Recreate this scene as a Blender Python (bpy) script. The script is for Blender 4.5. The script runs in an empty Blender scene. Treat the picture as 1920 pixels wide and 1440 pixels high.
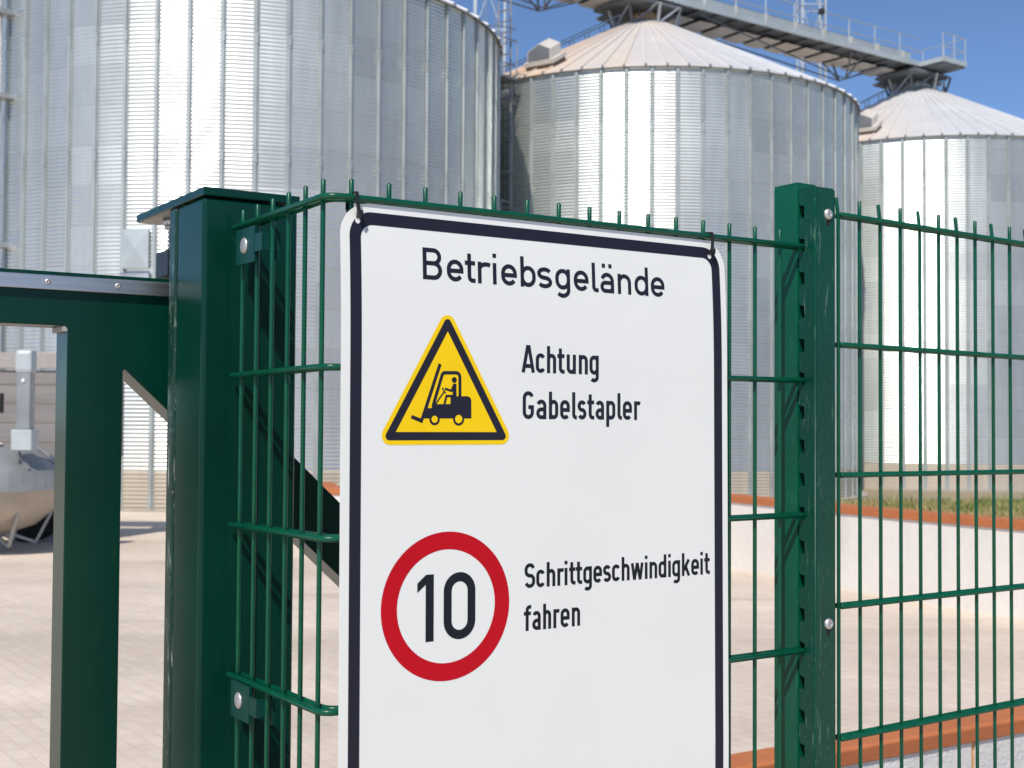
import bpy, bmesh, math, random
import numpy as np
from mathutils import Vector, Matrix
random.seed(7); rng = np.random.default_rng(7)
sc = bpy.context.scene
COL = sc.collection
PI = math.pi
ZC = 1.75                       # camera height above the yard
# ------------------------------------------------------------------ camera
cam_d = bpy.data.cameras.new('camera'); cam = bpy.data.objects.new('camera', cam_d); COL.objects.link(cam)
F_PX, PITCH, ROLL = 2408.3, .030, .0062
fw = Vector((0, math.cos(PITCH), math.sin(PITCH))); up0 = Vector((0, -math.sin(PITCH), math.cos(PITCH))); rt0 = Vector((1, 0, 0))
rt = rt0 * math.cos(ROLL) + up0 * math.sin(ROLL); up = up0 * math.cos(ROLL) - rt0 * math.sin(ROLL)
M = Matrix((rt, up, -fw)).transposed().to_4x4(); M.translation = Vector((0, 0, ZC)); cam.matrix_world = M
cam_d.sensor_width = 36; cam_d.lens = F_PX / 1920 * 36; cam_d.clip_start = .05; cam_d.clip_end = 5000
cam_d.dof.use_dof = True; cam_d.dof.focus_distance = 1.72; cam_d.dof.aperture_fstop = 13
sc.camera = cam
# ------------------------------------------------------------------ light
SUN_AZ, SUN_EL = math.radians(17.0), math.radians(49.0)      # azimuth from straight behind the camera towards the left
sdir = Vector((-math.sin(SUN_AZ) * math.cos(SUN_EL), -math.cos(SUN_AZ) * math.cos(SUN_EL), math.sin(SUN_EL)))
world = bpy.data.worlds.new('World'); sc.world = world; world.use_nodes = True
wn = world.node_tree.nodes; wl = world.node_tree.links; wn.clear()
wo = wn.new('ShaderNodeOutputWorld'); wb = wn.new('ShaderNodeBackground'); sky = wn.new('ShaderNodeTexSky')
sky.sky_type = 'NISHITA'; sky.sun_disc = False; sky.sun_elevation = SUN_EL; sky.sun_rotation = PI + SUN_AZ
sky.altitude = 5000; sky.air_density = 1.2; sky.dust_density = 0; sky.ozone_density = 5.2
wb.inputs['Strength'].default_value = .142
wl.new(sky.outputs[0], wb.inputs[0]); wl.new(wb.outputs[0], wo.inputs[0])
sun_d = bpy.data.lights.new('sun', 'SUN'); sun_d.energy = 4.35; sun_d.angle = math.radians(.55); sun_d.color = (1, .93, .83)
sun = bpy.data.objects.new('sun', sun_d); COL.objects.link(sun)
sun.rotation_euler = sdir.to_track_quat('Z', 'Y').to_euler(); sun.location = (-5, -10, 20)
sc.view_settings.view_transform = 'Standard'; sc.view_settings.look = 'None'; sc.view_settings.gamma = 1; sc.view_settings.exposure = 0.0

# ------------------------------------------------------------------ materials
def nmat(name, color, rough=.5, metal=0., spec=.5, coat=0.):
    m = bpy.data.materials.new(name); m.use_nodes = True
    b = m.node_tree.nodes['Principled BSDF']
    b.inputs['Base Color'].default_value = (*color, 1); b.inputs['Roughness'].default_value = rough
    b.inputs['Metallic'].default_value = metal; b.inputs['Specular IOR Level'].default_value = spec
    b.inputs['Coat Weight'].default_value = coat
    return m, b, m.node_tree.nodes, m.node_tree.links
def noise(n, l, scale, detail=4, rough=.55, vec=None, stretch=None, coord='Object'):
    t = n.new('ShaderNodeTexNoise'); t.inputs['Scale'].default_value = scale; t.inputs['Detail'].default_value = detail; t.inputs['Roughness'].default_value = rough
    if vec is None:
        vec = n.new('ShaderNodeTexCoord').outputs[coord]
    if stretch:
        mp = n.new('ShaderNodeMapping'); mp.inputs['Scale'].default_value = stretch; l.new(vec, mp.inputs[0]); vec = mp.outputs[0]
    l.new(vec, t.inputs['Vector']); return t.outputs['Fac']
def ramp(n, l, fac, stops):
    r = n.new('ShaderNodeValToRGB'); e = r.color_ramp.elements
    while len(e) < len(stops): e.new(.5)
    for i, (p, c) in enumerate(stops):
        e[i].position = p; e[i].color = (*c, 1) if len(c) == 3 else c
    l.new(fac, r.inputs[0]); return r.outputs[0]
def mix(n, l, fac, a, b, mode='MIX'):
    m = n.new('ShaderNodeMix'); m.data_type = 'RGBA'; m.blend_type = mode
    for s, v in ((0, fac), (6, a), (7, b)):
        if hasattr(v, 'is_output') or isinstance(v, bpy.types.NodeSocket): l.new(v, m.inputs[s])
        elif s == 0: m.inputs[0].default_value = v
        else: m.inputs[s].default_value = (*v, 1)
    return m.outputs[2]
def math_n(n, l, op, a, b=None, c=None):
    m = n.new('ShaderNodeMath'); m.operation = op
    for i, v in enumerate((a, b, c)):
        if v is None: continue
        if isinstance(v, bpy.types.NodeSocket): l.new(v, m.inputs[i])
        else: m.inputs[i].default_value = v
    return m.outputs[0]
def bump(n, l, b, h, dist, strength=1.):
    bp = n.new('ShaderNodeBump'); bp.inputs['Distance'].default_value = dist; bp.inputs['Strength'].default_value = strength
    l.new(h, bp.inputs['Height']); l.new(bp.outputs[0], b.inputs['Normal'])
def simple(name, color, rough=.5, metal=0., var=.12, scale=20., spec=.5, bumpd=0., stretch=None, coat=0.):
    m, b, n, l = nmat(name, color, rough, metal, spec, coat)
    f = noise(n, l, scale, stretch=stretch)
    lo = tuple(c * (1 - var) for c in color); hi = tuple(min(1, c * (1 + var)) for c in color)
    l.new(ramp(n, l, f, [(.3, lo), (.7, hi)]), b.inputs['Base Color'])
    rr = n.new('ShaderNodeMapRange'); rr.inputs[3].default_value = rough * .85; rr.inputs[4].default_value = min(1, rough * 1.2)
    l.new(f, rr.inputs[0]); l.new(rr.outputs[0], b.inputs['Roughness'])
    if bumpd: bump(n, l, b, f, bumpd)
    return m
def scratched(name, color, light, amount, rough=.3, spec=.5):
    # powder coat with pale vertical scuffs and speckles
    m, b, n, l = nmat(name, color, rough, 0, spec)
    f1 = noise(n, l, 130, 6, .7, stretch=(1, 1, .12)); f2 = noise(n, l, 9, 3)
    f3 = noise(n, l, 300, 2, .6, stretch=(1, 1, .35)); f4 = noise(n, l, 55, 5, .7, stretch=(.15, .15, 1))
    a = ramp(n, l, f1, [(.60 - amount * .05, (0, 0, 0)), (.68 - amount * .04, (1, 1, 1))])
    c = ramp(n, l, f2, [(.42, (0, 0, 0)), (.55, (1, 1, 1))])
    s = ramp(n, l, f3, [(.64, (0, 0, 0)), (.70, (1, 1, 1))])
    s4 = ramp(n, l, f4, [(.68, (0, 0, 0)), (.72, (1, 1, 1))])
    msk = math_n(n, l, 'MULTIPLY', a, c); msk = math_n(n, l, 'ADD', msk, math_n(n, l, 'MULTIPLY', s, .5)); msk = math_n(n, l, 'ADD', msk, math_n(n, l, 'MULTIPLY', s4, .5))
    msk = math_n(n, l, 'MULTIPLY', msk, amount)
    g = ramp(n, l, noise(n, l, 5, 3), [(.3, tuple(x * .85 for x in color)), (.7, tuple(x * 1.15 for x in color))])
    l.new(mix(n, l, math_n(n, l, 'MINIMUM', msk, 1.), g, light), b.inputs['Base Color'])
    rr = n.new('ShaderNodeMapRange'); rr.inputs[3].default_value = rough; rr.inputs[4].default_value = .6
    l.new(msk, rr.inputs[0]); l.new(rr.outputs[0], b.inputs['Roughness'])
    bump(n, l, b, noise(n, l, 350, 2), .00004)
    return m

GREEN = (.0005, .033, .021)
m_green = scratched('dark_green_paint', GREEN, (.04, .10, .08), .07, .25, .25)
m_green_s = scratched('scuffed_green_paint', (.0005, .082, .044), (.12, .24, .19), .3, .33, .3)
m_cover = scratched('scratched_green_paint', (.0006, .050, .030), (.20, .33, .27), .38, .33, .3)
m_edge = scratched('chipped_green_edge', (.003, .034, .021), (.50, .56, .54), .75, .35)
m_wire = simple('green_wire_coating', (.0008, .078, .040), .3, var=.15, scale=40, spec=.35)
m_clamp = simple('teal_green_clamp', (.001, .048, .038), .36, var=.15, scale=60, spec=.35)
m_steel = simple('brushed_steel', (.62, .61, .6), .36, 1., var=.1, scale=30, stretch=(.3, .3, 6))
m_bolt = simple('stainless_bolt', (.60, .57, .56), .48, .8, var=.12, scale=200)
m_dark = simple('black_plastic', (.012, .012, .013), .42, var=.2, scale=80)
m_rub = simple('black_rubber', (.006, .006, .006), .8)
m_zinc = simple('zinc_underside', (.42, .39, .37), .55, 0, var=.1, scale=30)
m_galv = simple('galvanised_steel', (.50, .51, .52), .42, .55, var=.18, scale=3)
m_galvd = simple('dull_galvanised_steel', (.20, .21, .22), .5, .35, var=.2, scale=2)
m_casing = simple('conveyor_casing', (.47, .52, .53), .5, .25, var=.1, scale=1.5)
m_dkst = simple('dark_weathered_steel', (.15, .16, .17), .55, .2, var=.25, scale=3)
m_beige = simple('pale_underside_sheet', (.62, .58, .52), .55, .1, var=.12, scale=1)
m_brown = simple('brown_underside', (.12, .09, .07), .6)
m_ladder = simple('ladder_steel', (.42, .46, .50), .5, .4, var=.1, scale=2)

m_signw = simple('sign_white_film', (.765, .78, .75), .38, var=.018, scale=5, spec=.4)
m_ink = simple('navy_black_ink', (.015, .0155, .029), .45, var=.06, scale=30, spec=.22)
m_ink2 = simple('blue_black_ink', (.009, .011, .018), .45, var=.06, scale=30, spec=.22)
m_yel = simple('signal_yellow_film', (.88, .59, .004), .45, var=.02, scale=20, spec=.2)
m_yel2 = simple('edge_yellow_film', (.80, .46, .02), .4, var=.02, scale=20, spec=.35)
m_red = simple('signal_red_film', (.49, .002, .011), .45, var=.04, scale=20, spec=.18)

# silo sheet: metal, each sheet with its own tone
def silo_mat(name, base, metal, rough, stain=0.):
    m, b, n, l = nmat(name, base, rough, metal)
    co = n.new('ShaderNodeTexCoord').outputs['Object']; sx = n.new('ShaderNodeSeparateXYZ'); l.new(co, sx.inputs[0])
    ang = math_n(n, l, 'ARCTAN2', sx.outputs[1], sx.outputs[0])
    row = math_n(n, l, 'FLOOR', math_n(n, l, 'DIVIDE', sx.outputs[2], .78))
    sh = math_n(n, l, 'MULTIPLY', math_n(n, l, 'MODULO', row, 2.), .0)
    sec = math_n(n, l, 'FLOOR', math_n(n, l, 'ADD', math_n(n, l, 'DIVIDE', ang, 2 * PI / 20), sh))
    cv = n.new('ShaderNodeCombineXYZ'); l.new(sec, cv.inputs[0]); l.new(row, cv.inputs[1])
    wv = n.new('ShaderNodeTexWhiteNoise'); l.new(cv.outputs[0], wv.inputs['Vector'])
    v = n.new('ShaderNodeMapRange'); v.inputs[3].default_value = .95; v.inputs[4].default_value = 1.03; l.new(wv.outputs[0], v.inputs[0])
    st = noise(n, l, .6, 5, .6, co, (1, 1, .25)); st2 = noise(n, l, 2.5, 5, .6, co, (1, 1, .12))
    v2 = n.new('ShaderNodeMapRange'); v2.inputs[1].default_value = .3; v2.inputs[2].default_value = .7; v2.inputs[3].default_value = .86; v2.inputs[4].default_value = 1.08; l.new(st, v2.inputs[0])
    v3 = n.new('ShaderNodeMapRange'); v3.inputs[1].default_value = .3; v3.inputs[2].default_value = .7; v3.inputs[3].default_value = .90; v3.inputs[4].default_value = 1.06; l.new(st2, v3.inputs[0])
    val = math_n(n, l, 'MULTIPLY', math_n(n, l, 'MULTIPLY', v.outputs[0], v2.outputs[0]), v3.outputs[0])
    # lap line between rows
    fr = math_n(n, l, 'FRACT', math_n(n, l, 'DIVIDE', sx.outputs[2], .78))
    lap = math_n(n, l, 'LESS_THAN', fr, .012)
    val = math_n(n, l, 'MULTIPLY', val, math_n(n, l, 'SUBTRACT', 1., math_n(n, l, 'MULTIPLY', lap, .3)))
    vm = n.new('ShaderNodeVectorMath'); vm.operation = 'SCALE'; vm.inputs[0].default_value = base; l.new(val, vm.inputs[3])
    l.new(vm.outputs[0], b.inputs['Base Color'])
    rr = n.new('ShaderNodeMapRange'); rr.inputs[3].default_value = rough - .02; rr.inputs[4].default_value = rough + .03; l.new(wv.outputs[0], rr.inputs[0]); l.new(rr.outputs[0], b.inputs['Roughness'])
    return m
m_silo = silo_mat('corrugated_zinc_sheet', (.775, .815, .785), .88, .36)
m_band = silo_mat('dull_beige_base_sheet', (.50, .44, .36), .1, .6)
def roof_mat(name, side, amt):
    m, b, n, l = nmat(name, (.6, .6, .6), .5, .3)
    co = n.new('ShaderNodeTexCoord').outputs['Object']; sx = n.new('ShaderNodeSeparateXYZ'); l.new(co, sx.inputs[0])
    f = noise(n, l, 1.1, 5, .6, co)
    ang = math_n(n, l, 'ARCTAN2', sx.outputs[1], sx.outputs[0]); sec = math_n(n, l, 'FLOOR', math_n(n, l, 'DIVIDE', ang, 2 * PI / 72))
    wv = n.new('ShaderNodeTexWhiteNoise'); wv.noise_dimensions = '1D'; l.new(sec, wv.inputs['W'])
    g = ramp(n, l, f, [(.3, (.66, .66, .67)), (.7, (.76, .76, .76))])
    # dust drift: stronger towards -X of the roof
    d = n.new('ShaderNodeMapRange'); d.inputs[1].default_value = side + 3.2; d.inputs[2].default_value = side - 2.4; l.new(sx.outputs[0], d.inputs[0])
    k = math_n(n, l, 'MULTIPLY', d.outputs[0], math_n(n, l, 'ADD', math_n(n, l, 'MULTIPLY', f, 1.2), math_n(n, l, 'MULTIPLY', wv.outputs[0], .5)))
    k = math_n(n, l, 'MINIMUM', math_n(n, l, 'MULTIPLY', k, amt), 1.)
    l.new(mix(n, l, k, g, (.70, .52, .36)), b.inputs['Base Color'])
    mt = n.new('ShaderNodeMapRange'); mt.inputs[3].default_value = .28; mt.inputs[4].default_value = .0; l.new(k, mt.inputs[0]); l.new(mt.outputs[0], b.inputs['Metallic'])
    return m
m_dust = simple('rusty_collar', (.55, .36, .2), .7)

def conc_mat(name, c1, c2, scale, bd, stain=None):
    m, b, n, l = nmat(name, c1, .85)
    co = n.new('ShaderNodeTexCoord').outputs['Object']
    f = noise(n, l, scale, 6, .6, co); f2 = noise(n, l, scale * 9, 5, .6, co)
    g = mix(n, l, .35, ramp(n, l, f, [(.3, c1), (.7, c2)]), ramp(n, l, f2, [(.35, c1), (.65, c2)]))
    if stain:
        s = ramp(n, l, noise(n, l, 1.3, 6, .65, co, (1, 1, .25)), [(.55, (0, 0, 0)), (.72, (1, 1, 1))])
        g = mix(n, l, math_n(n, l, 'MULTIPLY', s, .6), g, stain)
    l.new(g, b.inputs['Base Color']); bump(n, l, b, f2, bd)
    return m
m_farwall = conc_mat('pale_concrete_wall', (.70, .66, .60), (.79, .75, .69), 1.2, .004, (.50, .46, .41))
m_cop = conc_mat('terracotta_coping', (.41, .125, .042), (.51, .17, .06), 3., .002)
m_found = conc_mat('grey_foundation', (.34, .31, .27), (.44, .40, .34), 2, .01)

def paving_mat():
    m, b, n, l = nmat('beige_paving', (.4, .34, .29), .85)
    co = n.new('ShaderNodeTexCoord').outputs['Object']
    mp = n.new('ShaderNodeMapping'); mp.inputs['Rotation'].default_value = (0, 0, .95); l.new(co, mp.inputs[0])
    br = n.new('ShaderNodeTexBrick'); br.inputs['Scale'].default_value = 1.; br.inputs['Brick Width'].default_value = .20; br.inputs['Row Height'].default_value = .10
    br.inputs['Mortar Size'].default_value = .0035; br.inputs['Mortar Smooth'].default_value = .4
    br.inputs['Color1'].default_value = (.70, .605, .50, 1); br.inputs['Color2'].default_value = (.65, .555, .46, 1); br.inputs['Mortar'].default_value = (.55, .46, .385, 1)
    l.new(mp.outputs[0], br.inputs['Vector'])
    f = noise(n, l, .45, 6, .6, co); f2 = noise(n, l, .35, 5, .6, co, (.25, 1.6, 1)); f3 = noise(n, l, 14, 4, .6, co)
    a = ramp(n, l, f, [(.3, (.84, .83, .82)), (.7, (1.12, 1.12, 1.12))]); c = ramp(n, l, f2, [(.35, (.90, .89, .88)), (.6, (1.06, 1.06, 1.06))]); d = ramp(n, l, f3, [(.3, (.93, .93, .93)), (.7, (1.06, 1.06, 1.06))])
    g = mix(n, l, 1., br.outputs['Color'], a, 'MULTIPLY'); g = mix(n, l, 1., g, c, 'MULTIPLY'); g = mix(n, l, 1., g, d, 'MULTIPLY')
    mk = ramp(n, l, noise(n, l, .55, 7, .7, co, (.35, 2.2, 1)), [(.58, (0, 0, 0)), (.68, (1, 1, 1))]); g = mix(n, l, math_n(n, l, 'MULTIPLY', mk, .42), g, (.36, .30, .25))
    l.new(g, b.inputs['Base Color']); bump(n, l, b, f3, .003)
    return m
m_pave = paving_mat()
m_soil = conc_mat('dry_soil', (.36, .24, .14), (.50, .37, .23), 1.5, .02)
m_field = conc_mat('dry_field', (.25, .2, .12), (.33, .27, .17), .2, .01)

# ------------------------------------------------------------------ mesh helpers
class MB:
    def __init__(s): s.v = []; s.f = []; s.sm = []
    def add(s, vs, fs, smooth=False):
        o = len(s.v); s.v += [tuple(v) for v in vs]; s.f += [tuple(i + o for i in f) for f in fs]; s.sm += [smooth] * len(fs); return s
    def frame_box(s, c, ax, ay, az, bev=0.):      # half-extent vectors
        c = Vector(c); ax, ay, az = Vector(ax), Vector(ay), Vector(az)
        if bev <= 0:
            vs = [c + ax * i + ay * j + az * k for i in (-1, 1) for j in (-1, 1) for k in (-1, 1)]
            return s.add(vs, [(0, 1, 3, 2), (4, 6, 7, 5), (0, 4, 5, 1), (2, 3, 7, 6), (0, 2, 6, 4), (1, 5, 7, 3)])
        bm = bmesh.new(); bmesh.ops.create_cube(bm, size=2)
        T = Matrix((ax, ay, az)).transposed().to_4x4(); T.translation = c
        for v in bm.verts: v.co = T @ v.co
        bmesh.ops.bevel(bm, geom=bm.edges[:], offset=bev, segments=2, affect='EDGES', profile=.6)
        bm.verts.index_update(); s.add([v.co[:] for v in bm.verts], [[v.index for v in f.verts] for f in bm.faces]); bm.free(); return s
    def box(s, p0, p1, bev=0.):
        p0, p1 = Vector(p0), Vector(p1); c = (p0 + p1) / 2; h = (p1 - p0) / 2
        return s.frame_box(c, (h.x, 0, 0), (0, h.y, 0), (0, 0, h.z), bev)
    def tube(s, path, r, n=10, cap=True, round_end=False):
        P = [Vector(p) for p in path]; rings = []; rad = [r] * len(P)
        if round_end:
            d0 = (P[1] - P[0]).normalized(); d1 = (P[-1] - P[-2]).normalized(); e = r * .5
            P = [P[0], P[0] + d0 * e] + P[1:-1] + [P[-1] - d1 * e, P[-1]]; rad = [r * .6] + [r] * (len(P) - 2) + [r * .6]
        T = []
        for i in range(len(P)):
            a = P[min(i + 1, len(P) - 1)] - P[max(i - 1, 0)]; T.append(a.normalized())
        ref = Vector((0, 0, 1)) if abs(T[0].z) < .9 else Vector((1, 0, 0))
        u = T[0].cross(ref).normalized(); vs = []
        for i, p in enumerate(P):
            u = (u - T[i] * u.dot(T[i])).normalized(); w = T[i].cross(u)
            vs += [p + (u * math.cos(2 * PI * k / n) + w * math.sin(2 * PI * k / n)) * rad[i] for k in range(n)]
        fs = [(i * n + k, i * n + (k + 1) % n, (i + 1) * n + (k + 1) % n, (i + 1) * n + k) for i in range(len(P) - 1) for k in range(n)]
        s.add(vs, fs, True)
        if cap:
            m = len(P) - 1; o = len(s.v) - len(vs)
            s.f += [tuple(o + k for k in range(n))[::-1], tuple(o + m * n + k for k in range(n))]; s.sm += [False, False]
        return s
    def bar(s, a, b, w, h=None):                   # square bar between two points
        a, b = Vector(a), Vector(b); d = (b - a); L = d.length; d.normalize(); h = h or w
        ref = Vector((0, 0, 1)) if abs(d.z) < .95 else Vector((1, 0, 0))
        x = d.cross(ref).normalized(); y = x.cross(d).normalized()
        return s.frame_box((a + b) / 2, x * w / 2, y * h / 2, d * L / 2)
    def prism(s, poly, ex):                        # poly: 3-D outline, ex: extrusion vector
        poly = [Vector(p) for p in poly]; ex = Vector(ex); n = len(poly)
        s.add(poly + [p + ex for p in poly], [tuple(range(n))[::-1], tuple(range(n, 2 * n))] + [(i, (i + 1) % n, n + (i + 1) % n, n + i) for i in range(n)])
        return s
    def build(s, name, mat, parent=None, bev=0.):
        me = bpy.data.meshes.new(name); me.from_pydata(s.v, [], s.f); me.polygons.foreach_set('use_smooth', s.sm)
        bm = bmesh.new(); bm.from_mesh(me); bmesh.ops.recalc_face_normals(bm, faces=bm.faces[:]); bm.to_mesh(me); bm.free()
        me.materials.append(mat); o = bpy.data.objects.new(name, me); COL.objects.link(o)
        if parent: o.parent = parent; o.matrix_parent_inverse = Matrix()
        if parent: o.location = -world_loc(parent)
        if bev:
            b = o.modifiers.new('b', 'BEVEL'); b.width = bev; b.segments = 2; b.limit_method = 'ANGLE'
        return o
def world_loc(o):
    L = Vector(o.location)
    return L if o.parent is None else L + world_loc(o.parent)
def empty(name, loc, label, cat, group=None):
    o = bpy.data.objects.new(name, None); o.empty_display_size = .2; COL.objects.link(o); o.location = loc; tag(o, label, cat, group); return o
def tag(o, label, cat, group=None, kind=None):
    if label: o['label'] = label
    if cat: o['category'] = cat
    if group: o['group'] = group
    if kind: o['kind'] = kind
    return o
def V3(xy, z): return Vector((xy[0], xy[1], z + ZC))
def vec2(ang): return np.array([math.cos(ang), math.sin(ang)])

# ------------------------------------------------------------------ ground
g = MB(); 
xs = [-400, -60, -30, -14, 14, 30, 60, 400]; ys = [-200, -30, 0, 20, 32, 60, 120, 900]
def gz(x, y):
    t = min(max((y - 20) / 12, 0), 1); return -.02 - .22 * t * (1 if x > 3 else .4 if x > -3 else 0.)
g.add([(x, y, gz(x, y) - .03) for y in ys for x in xs], [(j * 8 + i, j * 8 + i + 1, (j + 1) * 8 + i + 1, (j + 1) * 8 + i) for j in range(7) for i in range(7)])
tag(g.build('ground', m_field), 'dry bare ground around the silo yard', 'ground', kind='structure')
g = MB(); g.add([(-40, -12, 0), (14, -12, 0), (14, 3.2, 0), (5.35, 10.95, 0), (2.7, 16.35, 0), (-2.2, 17.2, 0), (-1.6, 27, 0), (-3, 40, 0), (-40, 40, 0)], [tuple(range(9))])
tag(g.build('yard_paving', m_pave), 'beige block paving of the yard behind the gate', 'paving', kind='structure')

# ------------------------------------------------------------------ silos
R = 6.10; EAVE = 10.60; PITCHC = .078; NSEC = 60
def wall_mesh(z0, z1, name):
    sec = 2 * PI / NSEC; so = [0., .035, .11, .22, .32, .42, .53, .605]; off = [.002, .002, -.0005, -.0015, -.002, -.0015, -.0005, .002]
    ph = np.array([k * sec + s / (R * sec) * sec for k in range(NSEC) for s in so]); dr = np.array(off * NSEC)
    nz = int((z1 - z0) / PITCHC * 6) + 1; z = np.linspace(z0, z1, nz)
    rr = R + .0074 * np.cos(2 * PI * z / PITCHC)
    X = np.outer(rr, np.cos(ph)) + dr * np.cos(ph); Y = np.outer(rr, np.sin(ph)) + dr * np.sin(ph); Z = np.repeat(z[:, None], len(ph), 1)
    co = np.stack([X, Y, Z], 2).reshape(-1, 3); n = len(ph)
    i = np.arange(nz - 1)[:, None] * n; j = np.arange(n)[None]; jn = (j + 1) % n
    q = np.stack([i + j, i + jn, i + n + jn, i + n + j], 2).reshape(-1, 4)
    me = bpy.data.meshes.new(name); me.vertices.add(len(co)); me.vertices.foreach_set('co', co.ravel())
    me.loops.add(q.size); me.loops.foreach_set('vertex_index', q.ravel().astype(np.int32))
    me.polygons.add(len(q)); me.polygons.foreach_set('loop_start', np.arange(0, q.size, 4, dtype=np.int32)); me.polygons.foreach_set('loop_total', np.full(len(q), 4, dtype=np.int32))
    me.polygons.foreach_set('use_smooth', np.ones(len(q), bool)); me.update(); me.validate(); return me
BASE = .74
me_wall = wall_mesh(BASE, EAVE, 'wall'); me_wall.materials.append(m_silo)
me_band = wall_mesh(.0, BASE, 'base_band'); me_band.materials.append(m_band)
rb = MB()   # stiffener profile at angle 0, top hat with side flanges; from slightly below the base to the eave
prof = [(.008, -.062), (.012, -.062), (.012, -.030), (.046, -.022), (.050, -.018), (.050, .018), (.046, .022), (.012, .030), (.012, .062), (.008, .062)]
for zz0, zz1 in ((0.02, 2.3), (2.31, 4.6), (4.61, 6.9), (6.91, 9.2), (9.21, EAVE - .03)):
    P = [(R + a, b) for a, b in prof]
    rb.add([(x, y, zz0) for x, y in P] + [(x, y, zz1) for x, y in P], [tuple(range(10))[::-1], tuple(range(10, 20))] + [(i, (i + 1) % 10, 10 + (i + 1) % 10, 10 + i) for i in range(10)])
    rb.box((R + .01, -.034, zz1 - .22), (R + .0545, .034, zz1 - .01), .004)       # splice plate
m_stiff = simple('stiffener_galvanised', (.44, .475, .465), .5, .45, var=.16, scale=1.2)
APX = 12.02 + ZC - .17; RTOP = .42
def roof(seams_phase, mat):
    m = MB(); N = 72; re = R + .10; ze = EAVE - .03
    slope = (APX - ze) / (re - RTOP)
    for k in range(N):
        a0 = seams_phase + k * 2 * PI / N; a1 = a0 + 2 * PI / N
        c = [(re * math.cos(a0), re * math.sin(a0), ze), (re * math.cos(a1), re * math.sin(a1), ze), (RTOP * math.cos(a1), RTOP * math.sin(a1), APX), (RTOP * math.cos(a0), RTOP * math.sin(a0), APX)]
        m.add(c, [(0, 1, 2, 3)]); m.add([(x, y, z - .035) for x, y, z in c[:2]] + c[:2], [(0, 1, 3, 2)])
        u = Vector((math.cos(a0), math.sin(a0), 0)); t = Vector((-u.y, u.x, 0)); w0, w1 = .022, .010; h = .045
        A, B = u * re + Vector((0, 0, ze)), u * RTOP + Vector((0, 0, APX)); H = Vector((0, 0, h))
        m.add([A - t * w0, A + t * w0, A + t * w0 * .6 + H, A - t * w0 * .6 + H, B - t * w1, B + t * w1, B + t * w1 * .6 + H, B - t * w1 * .6 + H], [(0, 1, 2, 3), (4, 7, 6, 5), (1, 5, 6, 2), (3, 2, 6, 7), (0, 3, 7, 4)])
        m.box((0, 0, 0), (0, 0, 0)) if False else None
    return m
def onroof(rad, ang, h=0.):
    re = R + .10; ze = EAVE - .03; z = ze + (APX - ze) * (re - rad) / (re - RTOP); return Vector((rad * math.cos(ang), rad * math.sin(ang), z + h))
SILOS = [dict(c=(-6.475, 30.97), az=-.2061, ribref=.0276, seam=.0, z=0., label='nearest and largest-looking corrugated grain silo, filling the left of the picture behind the gate', dust=(-2.5, .2)),
         dict(c=(3.883, 37.90), az=.1021, ribref=.1363, seam=.005, z=-.22, label='middle corrugated grain silo with cone roof dusted orange, behind the white sign', dust=(-1.4, 1.0)),
         dict(c=(14.32, 45.27), az=.3062, ribref=.0330, seam=.03, z=-.22, label='farthest corrugated grain silo at the right edge, under the end of the walkway bridge', dust=(-4.0, 1.3))]
def ladder(name, parent, base, outn, z0, z1, mat, w=.42, cage=True):
    # base: xy of ladder centre line, outn: outward unit vector
    outn = Vector((outn[0], outn[1], 0)); tt = Vector((-outn.y, outn.x, 0)); b = Vector((base[0], base[1], 0)); m = MB()
    for s in (-1, 1): m.bar(b + tt * s * w / 2 + Vector((0, 0, z0)), b + tt * s * w / 2 + Vector((0, 0, z1)), .06, .05)
    z = z0 + .1
    while z < z1: m.bar(b - tt * w / 2 + Vector((0, 0, z)), b + tt * w / 2 + Vector((0, 0, z)), .028); z += .28
    z = z0 + .5
    while z < z1 - 1.2: 
        for s in (-1, 1): m.bar(b + tt * s * w / 2 + Vector((0, 0, z)), b + tt * s * w / 2 - outn * .22 + Vector((0, 0, z)), .04)
        z += 1.8
    o = m.build(name, mat, parent)
    if cage:
        m = MB(); z = z0 + 2.3; pts = [(-.5, 0), (-.5, .35), (-.3, .62), (0, .7), (.3, .62), (.5, .35), (.5, 0)]
        while z < z1: m_ = [b + tt * x * .72 + outn * y + Vector((0, 0, z)) for x, y in pts]; [m.bar(m_[i], m_[i + 1], .05, .012) for i in range(6)]; z += .9
        for x, y in pts[1:6]: m.bar(b + tt * x * .72 + outn * y + Vector((0, 0, z0 + 2.3)), b + tt * x * .72 + outn * y + Vector((0, 0, z1 - .05)), .035, .012)
        c = m.build('safety_cage', mat, o)
    return o
rib_me = None; silo_objs = []
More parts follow.
